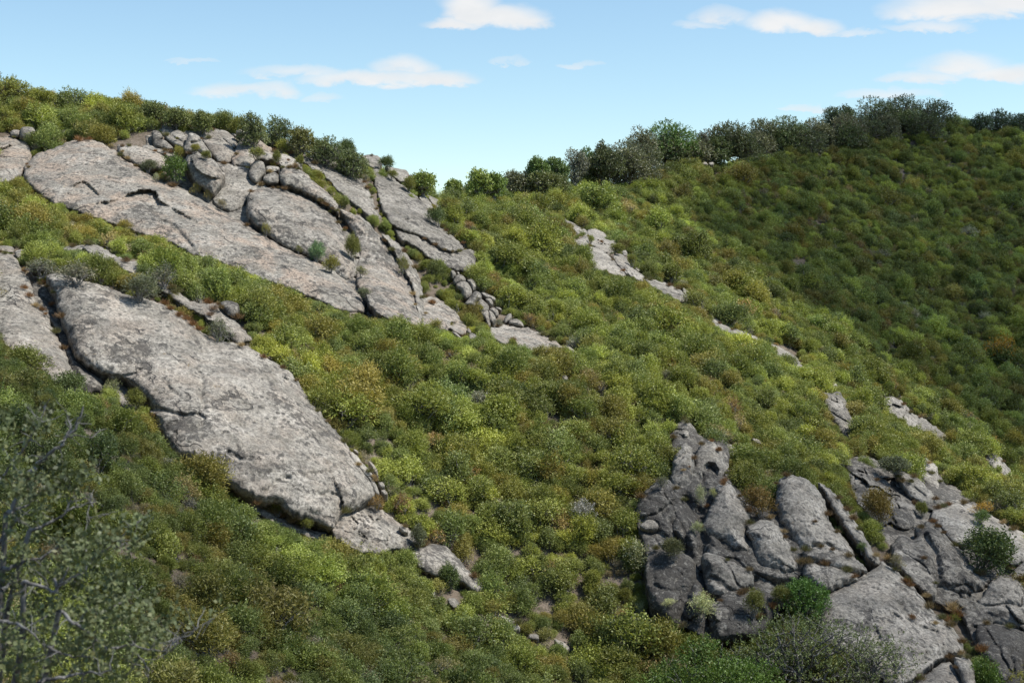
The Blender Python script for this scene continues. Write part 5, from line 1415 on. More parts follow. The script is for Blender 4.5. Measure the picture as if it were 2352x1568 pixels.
# kind, crop, x0, y0, x1, y1 (extent), tint, label
SINGLES = [
 ('leafy_shrub', 'J', 370, 730, 830, 1150, GREEN, 'bright green feathery shrub growing between the pink slab and the leaning boulder'),
 ('leafy_shrub', 'J', 535, 545, 720, 760, YEL, 'golden yellow-green shrub left of the rock pinnacle'),
 ('chamise_shrub', 'J', 40, 760, 300, 930, GREYG, 'low grey-green shrub between the pale flat rock sheet and the pink slab'),
 ('dry_shrub', 'J', 240, 950, 360, 1080, SAGE, 'small pale dry shrub on the pink slab below the bright green shrub'),
 ('leafy_shrub', 'J', 860, 505, 1010, 610, YEL, 'tuft of yellow-green leaves in the waist of the rock pinnacle'),
 ('leafy_shrub', 'J', 1000, 600, 1150, 720, OLV, 'olive tuft hanging on the right foot of the rock pinnacle'),
 ('leafy_shrub', 'J', 1740, 560, 2010, 750, OLV, 'sparse yellow-green shrub rooted in the pink rock shoulder'),
 ('dry_shrub', 'J', 830, 1110, 1020, 1300, (.20, .17, .05), 'yellowish dry shrub in the cleft below the leaning boulder'),
 ('dry_shrub', 'J', 1020, 1200, 1190, 1400, (.19, .16, .055), 'second dry yellowish shrub in the cleft below the leaning boulder, lower one'),
 ('dry_shrub', 'J', 1240, 1350, 1400, 1500, (.17, .145, .07), 'pale brown dry shrub at the lower end of the cleft by the pink slab'),
 ('leafy_shrub', 'B', 575, 1000, 690, 1125, BLUEG, 'round blue-green shrub at the foot of the big grey bulge'),
 ('leafy_shrub', 'B', 680, 1085, 790, 1200, YEL, 'yellow-green trailing shrub just right of the round blue-green shrub'),
 ('chamise_shrub', 'B', 835, 925, 945, 1110, OLV, 'upright olive shrub in the cleft between the bulge and the tall spotted slab'),
 ('dry_shrub', 'B', 900, 1150, 990, 1230, OLV, 'wispy shrub at the foot of the tall spotted slab'),
 ('leafy_shrub', 'B', 910, 1310, 1005, 1385, GREYG, 'low grey-green shrub where the bulge meets the tall spotted slab'),
 ('dry_shrub', 'B', 1185, 1090, 1290, 1200, OLV, 'yellow-green tuft behind the narrow rock rib'),
 ('dry_shrub', 'B', 245, 850, 320, 940, YEL, 'thin tuft with pale flower heads at the left edge of the bulge'),
 ('dry_shrub', 'B', 480, 1010, 540, 1065, OLV, 'little olive tuft beneath the bulge left of the blue-green shrub'),
 ('chamise_shrub', 'B', 820, 410, 1025, 520, OLV, 'dense dark olive shrub growing across the top of the far grey cliff'),
 ('leafy_shrub', 'B', 590, 285, 740, 400, YEL, 'yellow-green shrub among the scattered stones near the skyline'),
 ('leafy_shrub', 'B', 760, 290, 900, 430, DARKG, 'dark green shrub hanging over the far cliff wall below the skyline'),
 ('leafy_shrub', 'B', 1090, 395, 1195, 480, DARKG, 'small dark shrub on the skyline beside the squared rock crown'),
 ('leafy_shrub', 'B', 1120, 490, 1200, 550, OLV, 'small olive shrub on the cracked block at the cliff edge'),
 ('leafy_shrub', 'B', 1230, 540, 1330, 630, OLV, 'olive shrub between blocks on the far cliff edge'),
 ('chamise_shrub', 'B', 1415, 750, 1560, 880, DARKG, 'dark shrub below the tilted oblong block at the cliff end'),
 ('leafy_shrub', 'B', 505, 385, 560, 460, OLV, 'small shrub on the pale cracked ledge above the long roll'),
 ('leafy_shrub', 'B', 330, 360, 400, 440, OLV, 'olive shrub between the pink shoulder and the knot of blocks'),
 ('dry_shrub', 'C', 150, 265, 480, 400, GREYG, 'sprawling grey-green shrub with bare twigs at the top of the dome, left part'),
 ('dry_shrub', 'C', 420, 290, 780, 460, (.12, .12, .075), 'sprawling tangle of bare grey twigs at the top of the dome'),
 ('chamise_shrub', 'C', 780, 280, 940, 410, OLV, 'olive shrub below the pale boulder ridge that crowns the dome'),
 ('chamise_shrub', 'C', 940, 400, 1230, 590, GREYG, 'grey-green shrub on the upper rim of the dome'),
 ('dry_shrub', 'C', 1600, 735, 1815, 920, GREYG, 'grey-green wispy shrub seated on the shoulder of the dome'),
 ('dry_shrub', 'C', 1150, 300, 1420, 480, (.09, .10, .06), 'dark twiggy shrub behind the boulder ridge of the dome'),
 ('dry_shrub', 'C', 800, 1200, 950, 1370, (.16, .17, .08), 'pale sage-green shrub before the arched undercut of the dome'),
 ('leafy_shrub', 'C', 1000, 1300, 1150, 1450, OLV, 'sparse leafy shrub beside the flat rock face under the arch'),
 ('leafy_shrub', 'D', -20, 770, 135, 960, GREEN, 'fresh green leafy shrub against the lower left edge of the dome'),
 ('leafy_shrub', 'D', 430, 1085, 555, 1190, OLV, 'yellow-green shrub in the shadow of the overhanging dome foot'),
 ('leafy_shrub', 'D', 600, 1200, 700, 1270, OLV, 'small leafy shrub on the ledge under the dome foot'),
 ('dry_shrub', 'D', 1160, 1000, 1265, 1110, (.22, .20, .13), 'pale grey-tan shrub at the rubble by the dome rim'),
 ('dry_shrub', 'D', 1190, 1060, 1345, 1210, (.17, .10, .05), 'rust brown shrub above the rubble apron of the dome'),
 ('dry_shrub', 'D', 1045, 1065, 1175, 1160, (.20, .13, .045), 'round tawny shrub just above the rubble apron'),
 ('leafy_shrub', 'N', 470, 680, 640, 870, DARKG, 'dark leafy shrub overlapping the low spotted slab'),
 ('leafy_shrub', 'N', 270, 380, 390, 540, GREYG, 'grey-green shrub at the upper end of the low spotted slab'),
 ('dry_shrub', 'N', 1440, 190, 1710, 400, SILV, 'dead silver-grey shrub with bare branches in the middle of the hollow'),
 ('dry_shrub', 'N', 1060, 1330, 1170, 1460, (.17, .165, .14), 'dead grey shrub in the lower near brush'),
 ('dry_shrub', 'N', 335, 1055, 425, 1135, (.22, .06, .03), 'small red-leaved shrub in the near brush'),
 ('leafy_shrub', 'N', 840, 740, 960, 850, (.20, .22, .11), 'pale grey-green shrub right of the low spotted slab'),
 ('leafy_shrub', 'M', 330, 170, 660, 400, GREEN, 'fresh green shrub on top of the dark buttress of the crag'),
 ('chamise_shrub', 'M', 360, 320, 860, 740, OLV, 'big olive shrub leaning over the dark buttress of the crag'),
 ('leafy_shrub', 'M', 200, 500, 380, 650, OLV, 'small shrub on the straw-coloured bank left of the crag'),
 ('dry_shrub', 'M', 440, 790, 680, 980, GREYG, 'drab twiggy shrub in the upper part of the dark buttress'),
 ('sage', 'M', 1080, 980, 1300, 1230, SAGE, 'pale silvery sage plant growing in the middle of the crag'),
 ('sage', 'M', 1320, 1000, 1440, 1120, (.30, .30, .12), 'small yellowish sage plant right of the pale silvery one'),
 ('sage', 'E', 480, 1085, 645, 1210, (.36, .37, .18), 'spiky pale yellow-green plant at the foot of the dark crag'),
 ('sage', 'E', 340, 1105, 425, 1140, (.33, .34, .16), 'tiny pale spiky plant left of the larger one at the crag foot'),
 ('sage', 'E', 110, 800, 300, 950, (.21, .22, .12), 'sage-green plant at the left edge of the crag'),
 ('sage', 'E', 190, 1120, 260, 1210, (.26, .28, .14), 'drooping pale sage plant below the left edge of the crag'),
 ('sage', 'E', 500, 680, 575, 740, (.28, .30, .15), 'small pale plant in the dark cleft of the crag'),
 ('chamise_shrub', 'E', 360, 780, 480, 880, (.075, .08, .035), 'dark shrub clinging to the black wall of the crag'),
 ('chamise_shrub', 'E', 785, 1058, 912, 1195, OLV, 'round olive ball-shaped shrub near the bottom of the crag'),
 ('chamise_shrub', 'E', 950, 1040, 1060, 1130, OLV, 'olive shrub just left of the green oak sapling'),
 ('leafy_shrub', 'E', 715, 370, 920, 540, OLV, 'olive shrub between the skull lump and the tall smooth dome'),
 ('chamise_shrub', 'E', 800, 480, 975, 640, (.15, .10, .03), 'brownish shrub left of the tall smooth dome'),
 ('leafy_shrub', 'E', 890, 290, 1040, 390, OLV, 'dense olive shrub above the tall smooth dome'),
 ('dry_shrub', 'E', 1030, 295, 1125, 375, (.18, .19, .13), 'pale grey cushion shrub above the tall smooth dome'),
 ('leafy_shrub', 'F', 275, 810, 395, 905, LIME, 'lime green shrub in the gully right of the thin rib'),
 ('chamise_shrub', 'F', 320, 670, 450, 830, (.15, .11, .03), 'reddish olive shrub high in the gully between the right crags'),
 ('leafy_shrub', 'F', 805, 755, 895, 812, GREEN, 'small vivid green shrub on the broad smooth dome at right'),
 ('leafy_shrub', 'F', 720, 850, 975, 1045, DARKG, 'large round dark green shrub in front of the broad smooth dome'),
 ('leafy_shrub', 'F', 800, 1465, 965, 1640, GREEN, 'vivid green bush at the bottom of the gully, right corner'),
 ('leafy_shrub', 'F', 265, 910, 315, 960, GREEN, 'tiny green shrub at the lower end of the thin curved rib'),
 ('dry_shrub', 'F', 410, 960, 490, 1030, (.18, .16, .08), 'small sage-coloured shrub beside the dry grass in the gully'),
 ('dry_shrub', 'F', 210, 640, 260, 730, (.19, .17, .07), 'yellowish shrub at the top of the thin curved rib'),
 ('leafy_shrub', 'F', 550, 720, 610, 780, OLV, 'small shrub beneath the dark overhanging block'),
 ('leafy_shrub', 'F', 380, 520, 540, 580, GREYG, 'grey-green shrub on top of the dark overhanging block'),
 ('leafy_shrub', 'P', 490, 275, 545, 335, LIME, 'small lime shrub in the cracked crest of the spur outcrop'),
 ('leafy_shrub', 'P', 640, 345, 760, 420, OLV, 'olive shrub on the spur outcrop above the rougher slab'),
 ('dry_shrub', 'P', 960, 500, 1050, 560, (.20, .12, .06), 'rust-coloured dry shrub by the slanted stones on the spur'),
 ('leafy_shrub', 'P', 800, 430, 880, 520, OLV, 'olive shrub between the paired round stones and the rougher slab'),
 ('leafy_shrub', 'I', 410, 350, 500, 480, OLV, 'leafy shrub tucked left of the biggest boulder in the row'),
 ('chamise_shrub', 'I', 530, 570, 820, 920, (.12, .10, .022), 'reddish olive shrub beside the middle of the boulder row'),
 ('leafy_shrub', 'I', 700, 570, 790, 650, YEL, 'small yellow-green tuft on the smooth boulder of the row'),
 ('dry_shrub', 'I', 1640, 1090, 1850, 1220, GREYG, 'grey-green shrub at the end of the low layered slab'),
 ('dry_shrub', 'I', 920, 760, 1060, 850, GREYG, 'pale wispy shrub between the slim stone and the boulder row'),
 ('dry_shrub', 'U', 2262, 770, 2345, 850, (.30, .17, .02), 'orange-yellow shrub glowing on the shaded hill at the right edge'),
 ('dry_shrub', 'U', 2235, 1150, 2290, 1185, (.28, .17, .02), 'orange-yellow shrub in the dark brush behind the pointed boulder'),
 ('dry_shrub', 'U', 2255, 995, 2300, 1030, (.27, .16, .02), 'small golden shrub in the dark brush above the pointed boulder'),
]
SAGE_F = leaf_mesh('foliage', M_DRY, lobes_for(31, 6, .85, 1.1), 300, 7, .10, .022, .42, up=.5, seed=31, shell=(.3, .9))
SAGE_S = stems_mesh('branches', M_TWIG, lobes_for(31, 6, .85, 1.1), 31, .022, 5)
PROTO['sage'] = [(SAGE_F, SAGE_S)]
for n, (k, cr, x0, y0, x1, y1, tn, lb) in enumerate(SINGLES):
    (a0, b0), (a1, b1) = XYc(cr, x0, y0), XYc(cr, x1, y1)
    cx_, w_, h_ = (a0 + a1) / 2, a1 - a0, b1 - b0
    d = front(cx_, b1 - .12 * h_)
    wm = w_ * d / F
    sc = wm / (2.0 if k != 'dry_shrub' and k != 'sage' else 1.75)
    hz = (h_ * d / F) / (1.75 if k not in ('dry_shrub', 'sage') else 1.35)
    loc = unproj(cx_, b1 - .04 * h_, d - .25 * wm)
    nm = 'sage_plant' if k == 'sage' else k
    o = plant(k, n % len(PROTO[k]), loc, (0, 0, n * 1.7), sc, np.array(tn) * 1.5, lb, None, zsc=max(.5, min(1.5, hz / sc)))
    o.name = nm

# dry grass: cushions of rust and straw on ledges and along cracks
TUFTS = [('J', 620, 400, 30, YEL), ('J', 2075, 910, 70, STRAW), ('J', 280, 590, 60, RUST), ('J', 430, 640, 40, RUST), ('J', 1570, 380, 60, RUST), ('J', 2190, 790, 45, RUST), ('J', 850, 210, 60, RUST), ('J', 1090, 225, 90, RUST),
         ('B', 440, 415, 22, RUST), ('B', 490, 445, 30, STRAW), ('B', 315, 490, 34, STRAW), ('B', 365, 440, 26, RUST), ('B', 545, 225, 60, RUST), ('B', 970, 525, 26, RUST), ('B', 840, 890, 34, RUST), ('B', 1370, 635, 30, STRAW),
         ('B', 1305, 1340, 40, STRAW), ('B', 1440, 1400, 34, RUST), ('B', 1325, 1420, 24, STRAW), ('B', 370, 295, 36, STRAW), ('B', 535, 355, 30, RUST), ('B', 1660, 990, 26, RUST), ('B', 990, 600, 24, STRAW), ('B', 1400, 1480, 26, STRAW),
         ('A', 620, 690, 60, RUST), ('A', 960, 790, 30, STRAW), ('A', 1000, 840, 40, STRAW), ('A', 700, 690, 40, RUST), ('A', 390, 690, 40, STRAW), ('A', 1390, 690, 24, YEL), ('A', 210, 890, 22, RUST),
         ('C', 190, 480, 50, RUST), ('C', 230, 540, 55, RUST), ('C', 340, 440, 50, RUST), ('C', 280, 620, 55, STRAW), ('C', 330, 650, 50, RUST), ('C', 410, 610, 45, RUST), ('C', 190, 350, 40, RUST), ('C', 360, 690, 30, RUST),
         ('C', 1240, 560, 60, RUST), ('C', 1290, 600, 60, RUST), ('C', 1340, 640, 60, RUST), ('C', 1410, 690, 60, RUST), ('C', 1460, 720, 60, RUST), ('C', 1510, 760, 65, RUST), ('C', 1560, 800, 60, RUST), ('C', 880, 440, 50, RUST),
         ('C', 1630, 590, 70, RUST), ('C', 1680, 640, 60, (.17, .12, .09)), ('C', 1650, 690, 50, (.17, .12, .09)), ('C', 1890, 930, 50, STRAW), ('C', 2060, 1020, 50, RUST), ('C', 940, 400, 60, RUST), ('C', 1170, 530, 40, RUST),
         ('D', 995, 865, 34, STRAW), ('D', 1100, 960, 34, STRAW), ('D', 1090, 940, 30, STRAW), ('D', 1290, 1170, 50, (.19, .14, .08)),
         ('M', 920, 690, 60, STRAW), ('M', 1480, 370, 90, RUST), ('M', 1360, 230, 70, RUST), ('M', 1540, 900, 90, RUST), ('M', 1290, 1250, 80, RUST), ('M', 300, 700, 90, STRAW), ('M', 220, 800, 80, STRAW), ('M', 160, 1000, 90, STRAW),
         ('M', 400, 560, 70, STRAW), ('M', 640, 130, 60, STRAW), ('M', 560, 200, 50, STRAW), ('M', 1010, 640, 40, RUST),
         ('E', 1020, 720, 34, STRAW), ('E', 950, 640, 40, STRAW), ('E', 1190, 430, 40, RUST), ('E', 460, 1240, 50, STRAW), ('E', 440, 1290, 50, STRAW), ('E', 660, 265, 30, RUST), ('E', 690, 440, 40, RUST), ('E', 880, 250, 40, RUST), ('E', 960, 1130, 44, RUST),
         ('F', 260, 1060, 30, RUST), ('F', 420, 970, 40, STRAW), ('F', 500, 1080, 40, RUST), ('F', 520, 1100, 30, RUST), ('F', 640, 1200, 40, STRAW), ('F', 690, 1260, 50, RUST), ('F', 720, 1200, 60, STRAW), ('F', 740, 1230, 50, RUST), ('F', 790, 1390, 40, RUST),
         ('F', 860, 1400, 50, RUST), ('F', 530, 1250, 30, RUST), ('F', 360, 960, 30, STRAW), ('F', 990, 1020, 30, STRAW), ('F', 630, 800, 30, RUST), ('F', 700, 720, 30, RUST), ('F', 900, 1480, 50, (.19, .13, .08)), ('F', 170, 640, 30, RUST), ('F', 610, 525, 26, STRAW),
         ('F', 960, 805, 30, STRAW), ('F', 640, 1280, 26, STRAW), ('F', 760, 1420, 34, STRAW), ('F', 250, 780, 28, STRAW), ('F', 600, 1150, 34, STRAW),
         ('N', 1500, 1230, 70, STRAW), ('N', 1550, 1250, 80, STRAW), ('N', 1590, 1240, 60, STRAW), ('N', 1080, 960, 70, STRAW), ('N', 1050, 930, 60, STRAW), ('N', 1180, 870, 70, STRAW), ('N', 1130, 880, 50, RUST), ('N', 1100, 1000, 40, STRAW),
         ('P', 600, 320, 30, RUST), ('P', 770, 545, 34, RUST), ('P', 855, 410, 50, RUST), ('P', 880, 480, 34, RUST), ('H', 830, 745, 40, RUST), ('H', 790, 760, 34, RUST), ('H', 1490, 660, 36, RUST), ('H', 1380, 710, 40, RUST), ('H', 1040, 700, 30, STRAW),
         ('K', 1210, 480, 34, STRAW), ('K', 1180, 490, 30, STRAW), ('K', 780, 690, 24, RUST), ('I', 100, 520, 90, RUST), ('I', 1185, 1020, 80, RUST)]
GL = {RUST: 'rust-red', STRAW: 'straw-coloured', YEL: 'yellow-green'}
GZN = {'J': 'among the rock rolls and blocks of the upper outcrop', 'B': 'in clefts of the upper outcrop', 'A': 'along the top of the upper slabs', 'C': 'on the ledges and cleft of the huge dome', 'D': 'at the right foot of the huge dome',
       'M': 'around the top of the dark crag', 'E': 'on ledges of the dark crag', 'F': 'in the gully and seams of the right crags', 'N': 'on bare soil in the lower hollow', 'P': 'beside the rocks of the middle spur', 'H': 'on the saddle in front of the ridge oaks',
       'K': 'just below the hilltop oaks', 'I': 'near the boulder row'}
for n, (cr, x, y, w, tn) in enumerate(TUFTS):
    a, b = XYc(cr, x, y)
    wU = w * CROP[cr][2] * 1.25
    d = front(a, b + 2)
    sc = wU * d / F / .75
    o = bpy.data.objects.new('grass_tuft', GRASS[n % 4]); C.objects.link(o)
    o.location = unproj(a, b + .30 * wU, d - .12 * sc)
    o.rotation_euler = (rng.normal(0, .15), rng.normal(0, .15), n * 2.1); o.scale = (sc, sc, sc * .8)
    o['tint'] = [float(v) for v in np.array(tn) * rng.uniform(1.0, 1.35)]
    gl = f"{GL.get(tn, 'greyish brown')} dry grass tufts {GZN[cr]}"
    tag(o, gl.replace('tufts', 'tuft'), 'grass', gl)

# litter of small dry tufts along the feet and rims of the rocks
n = 0
for nm_ in ROCKS:
    for (ro, v2, D) in ROCKS[nm_]:
        ex = np.ptp(v2[:, 0])
        if ex < 45:
            continue
        cen = v2.mean(0)
        for _ in range(int(min(7, ex / 34))):
            i = rng.integers(0, max(8, int(len(v2) ** .5 * 2)))          # the first points are the outline
            p = v2[i] + (v2[i] - cen) / (np.linalg.norm(v2[i] - cen) + 1e-6) * 2
            if not (0 < p[0] < 2352 and 200 < p[1] < 1560):
                continue
            d = front(p[0], p[1]); sc = rng.uniform(.5, 1.15)
            o = bpy.data.objects.new('grass_tuft', GRASS[n % 4]); C.objects.link(o)
            o.location = unproj(p[0], p[1] + 4, d - .1); o.rotation_euler = (0, 0, n * 1.3); o.scale = (sc, sc, sc * .8)
            k_ = n % 3
            o['tint'] = [float(v) * 1.05 for v in ((.17, .125, .06), (.16, .10, .05), (.13, .13, .05))[k_]]
            gl = ('small dull brown grass tuft at the edge of a rock', 'small reddish brown grass tuft at the edge of a rock', 'small greenish grass tuft at the edge of a rock')[k_]
            tag(o, gl, 'grass', gl.replace('tuft', 'tufts'))
            n += 1
print('EDGE TUFTS', n)

# ------------------------------------------------------------------ trees
M_PALE = bark_material('lichened_bark', (0.05, 0.045, 0.04), (0.22, 0.21, 0.185))


def tree_meshes(seed, w, h, mat, lean=0.0, dens=1.0, leaf=.2, sparse=False, trunk=.32, low=.25, bark=None):
    r = np.random.default_rng(seed)
    nl = int(12 + 9 * min(1.6, w / h))
    lobes = []
    for i in range(nl):
        a = i * 2.4 + r.uniform(-.5, .5); q = math.sqrt((i + .5) / nl)
        s = r.uniform(.20, .32) * (1.1 - .3 * q)
        zz = low + (1 - low - s * .8) * (1 - .62 * q * q) * (r.uniform(.72, 1.0) if i % 3 else r.uniform(.15, .55))
        lobes.append((math.cos(a) * q * w * .42 + lean * zz * h, math.sin(a) * q * w * .36, zz * h, w * s, w * s * .9, h * s * .85))
    crown = leaf_mesh('crown', mat, lobes, int(950 * dens), 8, leaf, leaf * .33, leaf * 2.2, up=.45, seed=seed, shell=(.3 if sparse else .5, 1.05))
    ts = []
    fork = np.array([lean * h * .2, 0, h * low * .8])
    ts.append(tube(bend((0, 0, -.7), fork, r, 5, .10), trunk, trunk * .72, 8))
    for lb in lobes:
        c = np.array(lb[:3]); rd = np.array(lb[3:])
        st = fork * r.uniform(.75, 1.0)
        p = bend(st, c, r, 7, .26 if sparse else .16)
        ts.append(tube(p, trunk * .5, trunk * .2, 6))
        for k in range(5):
            d = r.normal(size=3); d[2] += .35; d /= np.linalg.norm(d)
            p2 = bend(p[r.integers(3, 7)], c + d * rd * r.uniform(.7, 1.1), r, 6, .2)
            ts.append(tube(p2, trunk * .19, trunk * .05, 4))
            if sparse:
                for _ in range(2):
                    e = p2[-1] + r.normal(0, .28, 3) * rd
                    ts.append(tube(bend(p2[r.integers(2, 5)], e, r, 4, .2), trunk * .05, trunk * .015, 3))
    V, Q = join(ts)
    return crown, mesh_from('trunk', V, Q, bark)


def tree(nm, label, x0, x1, top, bot, tn, seed, dens=1.0, leaf=.2, sparse=False, d=None, cat='tree', group=None, lean=0.0, back=-1.0, low=.22, trunk=.3, mat=None, bark=None):
    cx_ = (x0 + x1) / 2
    d = (front(cx_, bot) + back) if d is None else d
    w, h = (x1 - x0) * d / F, (bot - top) * d / F
    cr, tr = tree_meshes(seed, w, h, mat or M_OAK, lean, dens, leaf, sparse, trunk, low, bark or M_BARK)
    o = bpy.data.objects.new(nm, None); C.objects.link(o)
    o.empty_display_size = .3
    o.location = unproj(cx_, bot, d)
    tag(o, label, cat, group)
    c = obj('crown', cr, o); c['tint'] = [float(v) * 1.6 for v in tn]
    t_ = obj('trunk', tr, o)
    return o


for n, (nm, lb, x0, x1, tp, bt, tn, dn) in enumerate(RT):
    tree(nm, lb, x0, x1, tp, bt, tn, 900 + n, dn * 1.1, .27, dn < .5, low=-.02 if dn > .7 else .08)
_row = []
for n, (x, y) in enumerate(_rt):
    w_, h_ = 74 + 22 * math.sin(n * 2.3), 52 + 12 * math.sin(n * 3.1)
    tree('oak_tree', 'low dark oak in the front row of the ridge canopy, merging with its neighbours', x - w_ / 2, x + w_ / 2, y, y + h_, [OAKD, OAKG, (.08, .10, .04)][n % 3], 1000 + n, 1.2, .27, low=-.05, back=-2.5, group='low oaks in the front row of the ridge canopy')
for n, (x0, x1, tp, bt, tn, lb) in enumerate(SK):
    tree('tall_shrub', lb, x0, x1, tp, bt, tn, 1200 + n, .95, .15, True, cat='shrub', back=-.5, low=-.02, trunk=.12)
tree('oak_tree', 'dense green oak crown at the bottom edge below the crag', 1470, 1800, 1462, 1760, (.085, .135, .026), 1301, 5.2, .15, d=86, low=.15, trunk=.3)
tree('oak_tree', 'grey-green shrubby oak behind the dense green crown at the bottom', 1640, 1790, 1462, 1650, (.12, .135, .06), 1302, 1.5, .12, True, d=91, trunk=.2)
tree('oak_tree', 'gnarled half-bare grey oak with twisted limbs at the bottom of the crag', 1700, 1975, 1378, 1640, (.12, .145, .05), 1303, 1.4, .11, True, d=90.5, low=.34, trunk=.34, bark=M_PALE)
tree('oak_tree', 'sparse spreading grey oak right of the gnarled one, over the broad slab', 1860, 2110, 1425, 1660, (.11, .13, .05), 1304, 1.0, .11, True, d=91, low=.35, trunk=.24, bark=M_PALE)
tree('oak_sapling', 'vivid green oak sapling against the dark base of the crag', 1796, 1898, 1314, 1420, (.075, .135, .028), 1305, 1.0, .13, d=97.5, low=.1, trunk=.1)

# ------------------------------------------------------------------ the oak bush close to the camera, left
def near_oak():
    r = np.random.default_rng(77)
    o = bpy.data.objects.new('oak_bush', None); C.objects.link(o); o.empty_display_size = .2
    base = np.array([-3.3, 8.3, -4.9])
    o.location = base
    tag(o, 'close blurred oak bush with grey twigs and small dull leaves, at the left edge', 'bush')
    L = lambda s: np.array([XYc('G', *map(float, w.split(','))) for w in s.split()])
    BR = [('30,700 70,690 110,560 150,490 230,420 300,360 345,315 390,250 425,165', .016, 8.0), ('345,315 350,250 340,175', .006, 8.0), ('345,315 400,310 458,308', .005, 8.0),
          ('60,690 150,660 210,580', .008, 8.1), ('-40,1010 40,980 120,950 200,930 290,880', .014, 7.8), ('120,1050 190,1070 270,1105 310,1060 330,1000', .011, 7.6),
          ('150,790 200,775 280,740 340,690 385,590', .010, 7.9), ('340,690 400,670 480,650', .006, 7.9), ('-20,1240 60,1260 140,1290 220,1370', .011, 7.5), ('-30,900 40,800 80,740 60,690', .014, 8.0),
          ('300,1200 380,1260 470,1330 540,1400', .011, 7.4), ('280,1040 290,1110 270,1105', .008, 7.6), ('540,1400 640,1380 770,1390 860,1400', .007, 7.5), ('460,1220 560,1190 640,1140 720,1075', .006, 7.9),
          ('200,1560 300,1540 420,1520 560,1500', .011, 7.3), ('310,1060 420,1010 520,900 600,860 700,840', .007, 7.8), ('-30,560 40,470 110,380 200,260 235,150', .007, 8.4), ('700,1420 750,1490 760,1568', .005, 7.6),
          ('860,1400 900,1370 940,1350', .004, 7.6), ('0,1100 90,1040 120,1050', .012, 7.7), ('220,1370 320,1420 430,1440', .009, 7.4), ('440,900 460,760 450,560', .005, 8.2), ('600,860 640,790 710,740', .004, 7.9), ('860,1380 960,1310 1060,1260 1160,1180', .003, 7.6)]
    ts = []; pts = []
    for s, rad, d in BR:
        q = resample(L(s), 7, False)
        q = q + np.stack([fbm(np.c_[q / 22, np.full(len(q), d * 9)], 1, 3, 5), fbm(np.c_[q / 22, np.full(len(q), d * 9)], 1, 3, 6)], -1) * 7
        dv = d + np.cumsum(r.normal(0, .018, len(q)))
        P = unproj(q[:, 0], q[:, 1], dv)
        ts.append(tube(P - base, rad * 1.05, rad * .35, 6)); pts.append(P)
        for k in range(int(len(q) * .5)):
            i = r.integers(1, len(P)); v = r.normal(0, 1, 3); v[2] += .3; v /= np.linalg.norm(v)
            e = P[i] + v * r.uniform(.05, .17)
            ts.append(tube(bend(P[i], e, r, 4, .15) - base, .0035, .0015, 4)); pts.append(np.array([P[i] * .3 + e * .7, e]))
    # limbs that carry the twigs, coming up from the trunk below the view
    for k, i in enumerate((0, 4, 5, 8, 9, 10, 14, 16, 19, 6)):
        ts.append(tube(bend(base + r.normal(0, .05, 3), pts_start(ts, i, BR, L), r, 9, .05) - base, .045 if k < 5 else .03, .014, 7))
    V, Q = join(ts)
    obj('branches', mesh_from('branches', V, Q, M_NTWIG), o)
    # leaves: along the twigs and in loose masses between them
    MASS = [(60, 260, 90, 70, 60), (190, 320, 80, 60, 40), (240, 550, 130, 70, 110), (430, 540, 70, 60, 60), (120, 660, 150, 120, 140), (160, 900, 240, 140, 260), (480, 890, 220, 90, 260), (650, 810, 90, 70, 70),
            (250, 1120, 330, 170, 420), (600, 1150, 170, 110, 130), (680, 1270, 240, 90, 230), (300, 1330, 380, 150, 420), (760, 1370, 160, 50, 90), (350, 1490, 430, 110, 420), (50, 480, 80, 90, 70), (230, 140, 40, 40, 14), (720, 740, 30, 40, 8),
            (1140, 1195, 30, 20, 8), (980, 1300, 50, 30, 14), (60, 1450, 160, 140, 200)]
    lobes = []; cnt = []
    for (x, y, a, b, n) in MASS:
        q = np.array(XYc('G', x, y)); d = r.uniform(7.5, 8.1)
        c = unproj(q[0], q[1], d) - base
        lobes.append((*c, a * .45 * d / F, .35, b * .45 * d / F)); cnt.append(n)
    Vs, Qs, lv, tp = [], [], [], []; off = 0
    for lb, n in zip(lobes, cnt):
        v, q, l, t_ = foliage([lb], int(n * .33), 7, .032, .0115, .085, up=.3, seed=int(n * 7 + lb[0] * 100), shell=(.05, 1.0), flat=.25)
        Vs.append(v); Qs.append(q + off); off += len(v); lv.append(l); tp.append(t_)
    c = obj('foliage', mesh_from('foliage', np.vstack(Vs), np.vstack(Qs), M_NEAR, {'leafvar': ('FACE', np.concatenate(lv)), 'tip': ('FACE', np.concatenate(tp))}, smooth=False), o)
    c['tint'] = [.15, .175, .075]


def pts_start(ts, i, BR, L):
    s, rad, d = BR[i]
    q = L(s)[0]
    return unproj(q[0], q[1], d)


M_NTWIG = bark_material('near_twig', (0.08, 0.074, 0.066), (0.27, 0.26, 0.24))
M_NEAR = leaf_material('near_oak_leaf', 0.6, (0.23, 0.17, 0.055), 0.5, 0.15, 0.5)
near_oak()

# ------------------------------------------------------------------ clouds added overhead out of view, outlined to shade parts of the hills
def shade_cloud_material():
    m, t, out = new_mat('cloud')
    clear = attr(t, 'clear', 'OBJECT').outputs['Fac']
    a = t.n('ShaderNodeBsdfTransparent'); b = t.n('ShaderNodeBsdfTranslucent'); b.inputs[0].default_value = (.95, .95, .95, 1)
    mx = t.n('ShaderNodeMixShader')
    t.link(clear, mx.inputs[0]); t.link(b.outputs[0], mx.inputs[1]); t.link(a.outputs[0], mx.inputs[2])
    t.link(mx.outputs[0], out.inputs[0])
    return m


M_SHADE_CLOUD = shade_cloud_material()


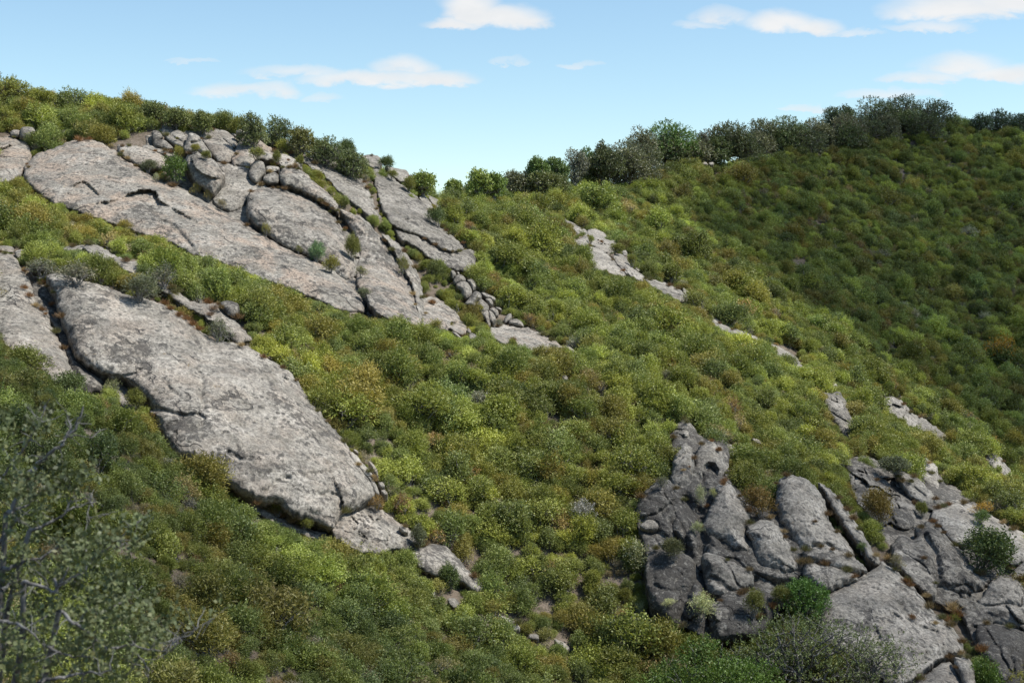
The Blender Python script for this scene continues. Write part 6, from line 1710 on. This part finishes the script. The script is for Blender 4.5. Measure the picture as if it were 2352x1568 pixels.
def shade_cloud(label, gxyz, clear, height, seed):
    g = np.array(gxyz, float)
    s = np.array(SUN)
    c = g + s * ((height - g[:, 2]) / s[2])[:, None]
    p = resample(chaikin(c[:, :2], 2), 9)
    p = p + np.stack([fbm(np.c_[p / 30, np.zeros(len(p))], 1, 4, seed), fbm(np.c_[p / 30, np.zeros(len(p))], 1, 4, seed + 3)], -1) * 11
    xs = np.arange(p[:, 0].min(), p[:, 0].max(), 9.0); ys = np.arange(p[:, 1].min(), p[:, 1].max(), 9.0)
    q = np.stack(np.meshgrid(xs, ys), -1).reshape(-1, 2)
    q = q[inside(q, p)]
    d, _ = seg_dist(q, p, np.roll(p, -1, 0))
    q, d = q[d > 4], d[d > 4]
    v2 = np.vstack([p, q]); nb = len(p); dist = np.r_[np.zeros(nb), d]
    _, _, tri, _, _, _ = mgeo.delaunay_2d_cdt([Vector(x) for x in v2], [], [list(range(nb))], 1, 1e-6)
    tri = np.array([t for t in tri if max(t) < len(v2)])
    bulge = np.sqrt(np.clip(dist / 40, 0, 1)) * 26 * (1 + .6 * fbm(np.c_[v2 / 24, np.zeros(len(v2))], 1, 3, seed + 9))
    bot = -np.sqrt(np.clip(dist / 40, 0, 1)) * 6
    V = np.vstack([np.c_[v2, height + bulge], np.c_[v2, height + bot]])
    o = obj('cloud', mesh_from('cloud', V, np.vstack([tri, tri[:, ::-1] + len(v2)]), M_SHADE_CLOUD))
    o['clear'] = math.sqrt(clear)
    tag(o, label, 'cloud', None, 'structure')
    return o


def hill(pts):
    return [unproj(x, y, float(depth_at(x, y))) for x, y in pts]


shade_cloud('unseen white cloud overhead, shaped to shade the far hill', hill([(1560, 420), (1600, 520), (1700, 610), (1850, 730), (2000, 830), (2150, 900), (2350, 1030)]) + [(140, 150, -45), (230, 170, -30), (250, 330, 20), (240, 430, 30), (130, 430, 25), (85, 340, 20)], .27, 900, 5)
shade_cloud('unseen white cloud overhead, shaped to shade the near slope and oak bush', hill([(0, 800), (150, 900), (320, 1010), (450, 1110), (620, 1240), (800, 1330), (1000, 1440), (1250, 1560)]) + [(10, 60, -28), (-10, 36, -20), (-50, 30, -12), (-70, 70, -8), (-40, 0, 0), (-10, -4, -2), (9, 3, -4)], .62, 820, 6)  # outline stretched back over the camera to darken the near oak bush
shade_cloud('thin unseen white cloud overhead, shaped to dim the lower right crags', hill([(1430, 1560), (1420, 1250), (1480, 1040), (1700, 1080), (1950, 1030), (2200, 1180), (2350, 1260)]) + [(70, 100, -36), (60, 80, -36), (20, 76, -30)], .62, 760, 7)
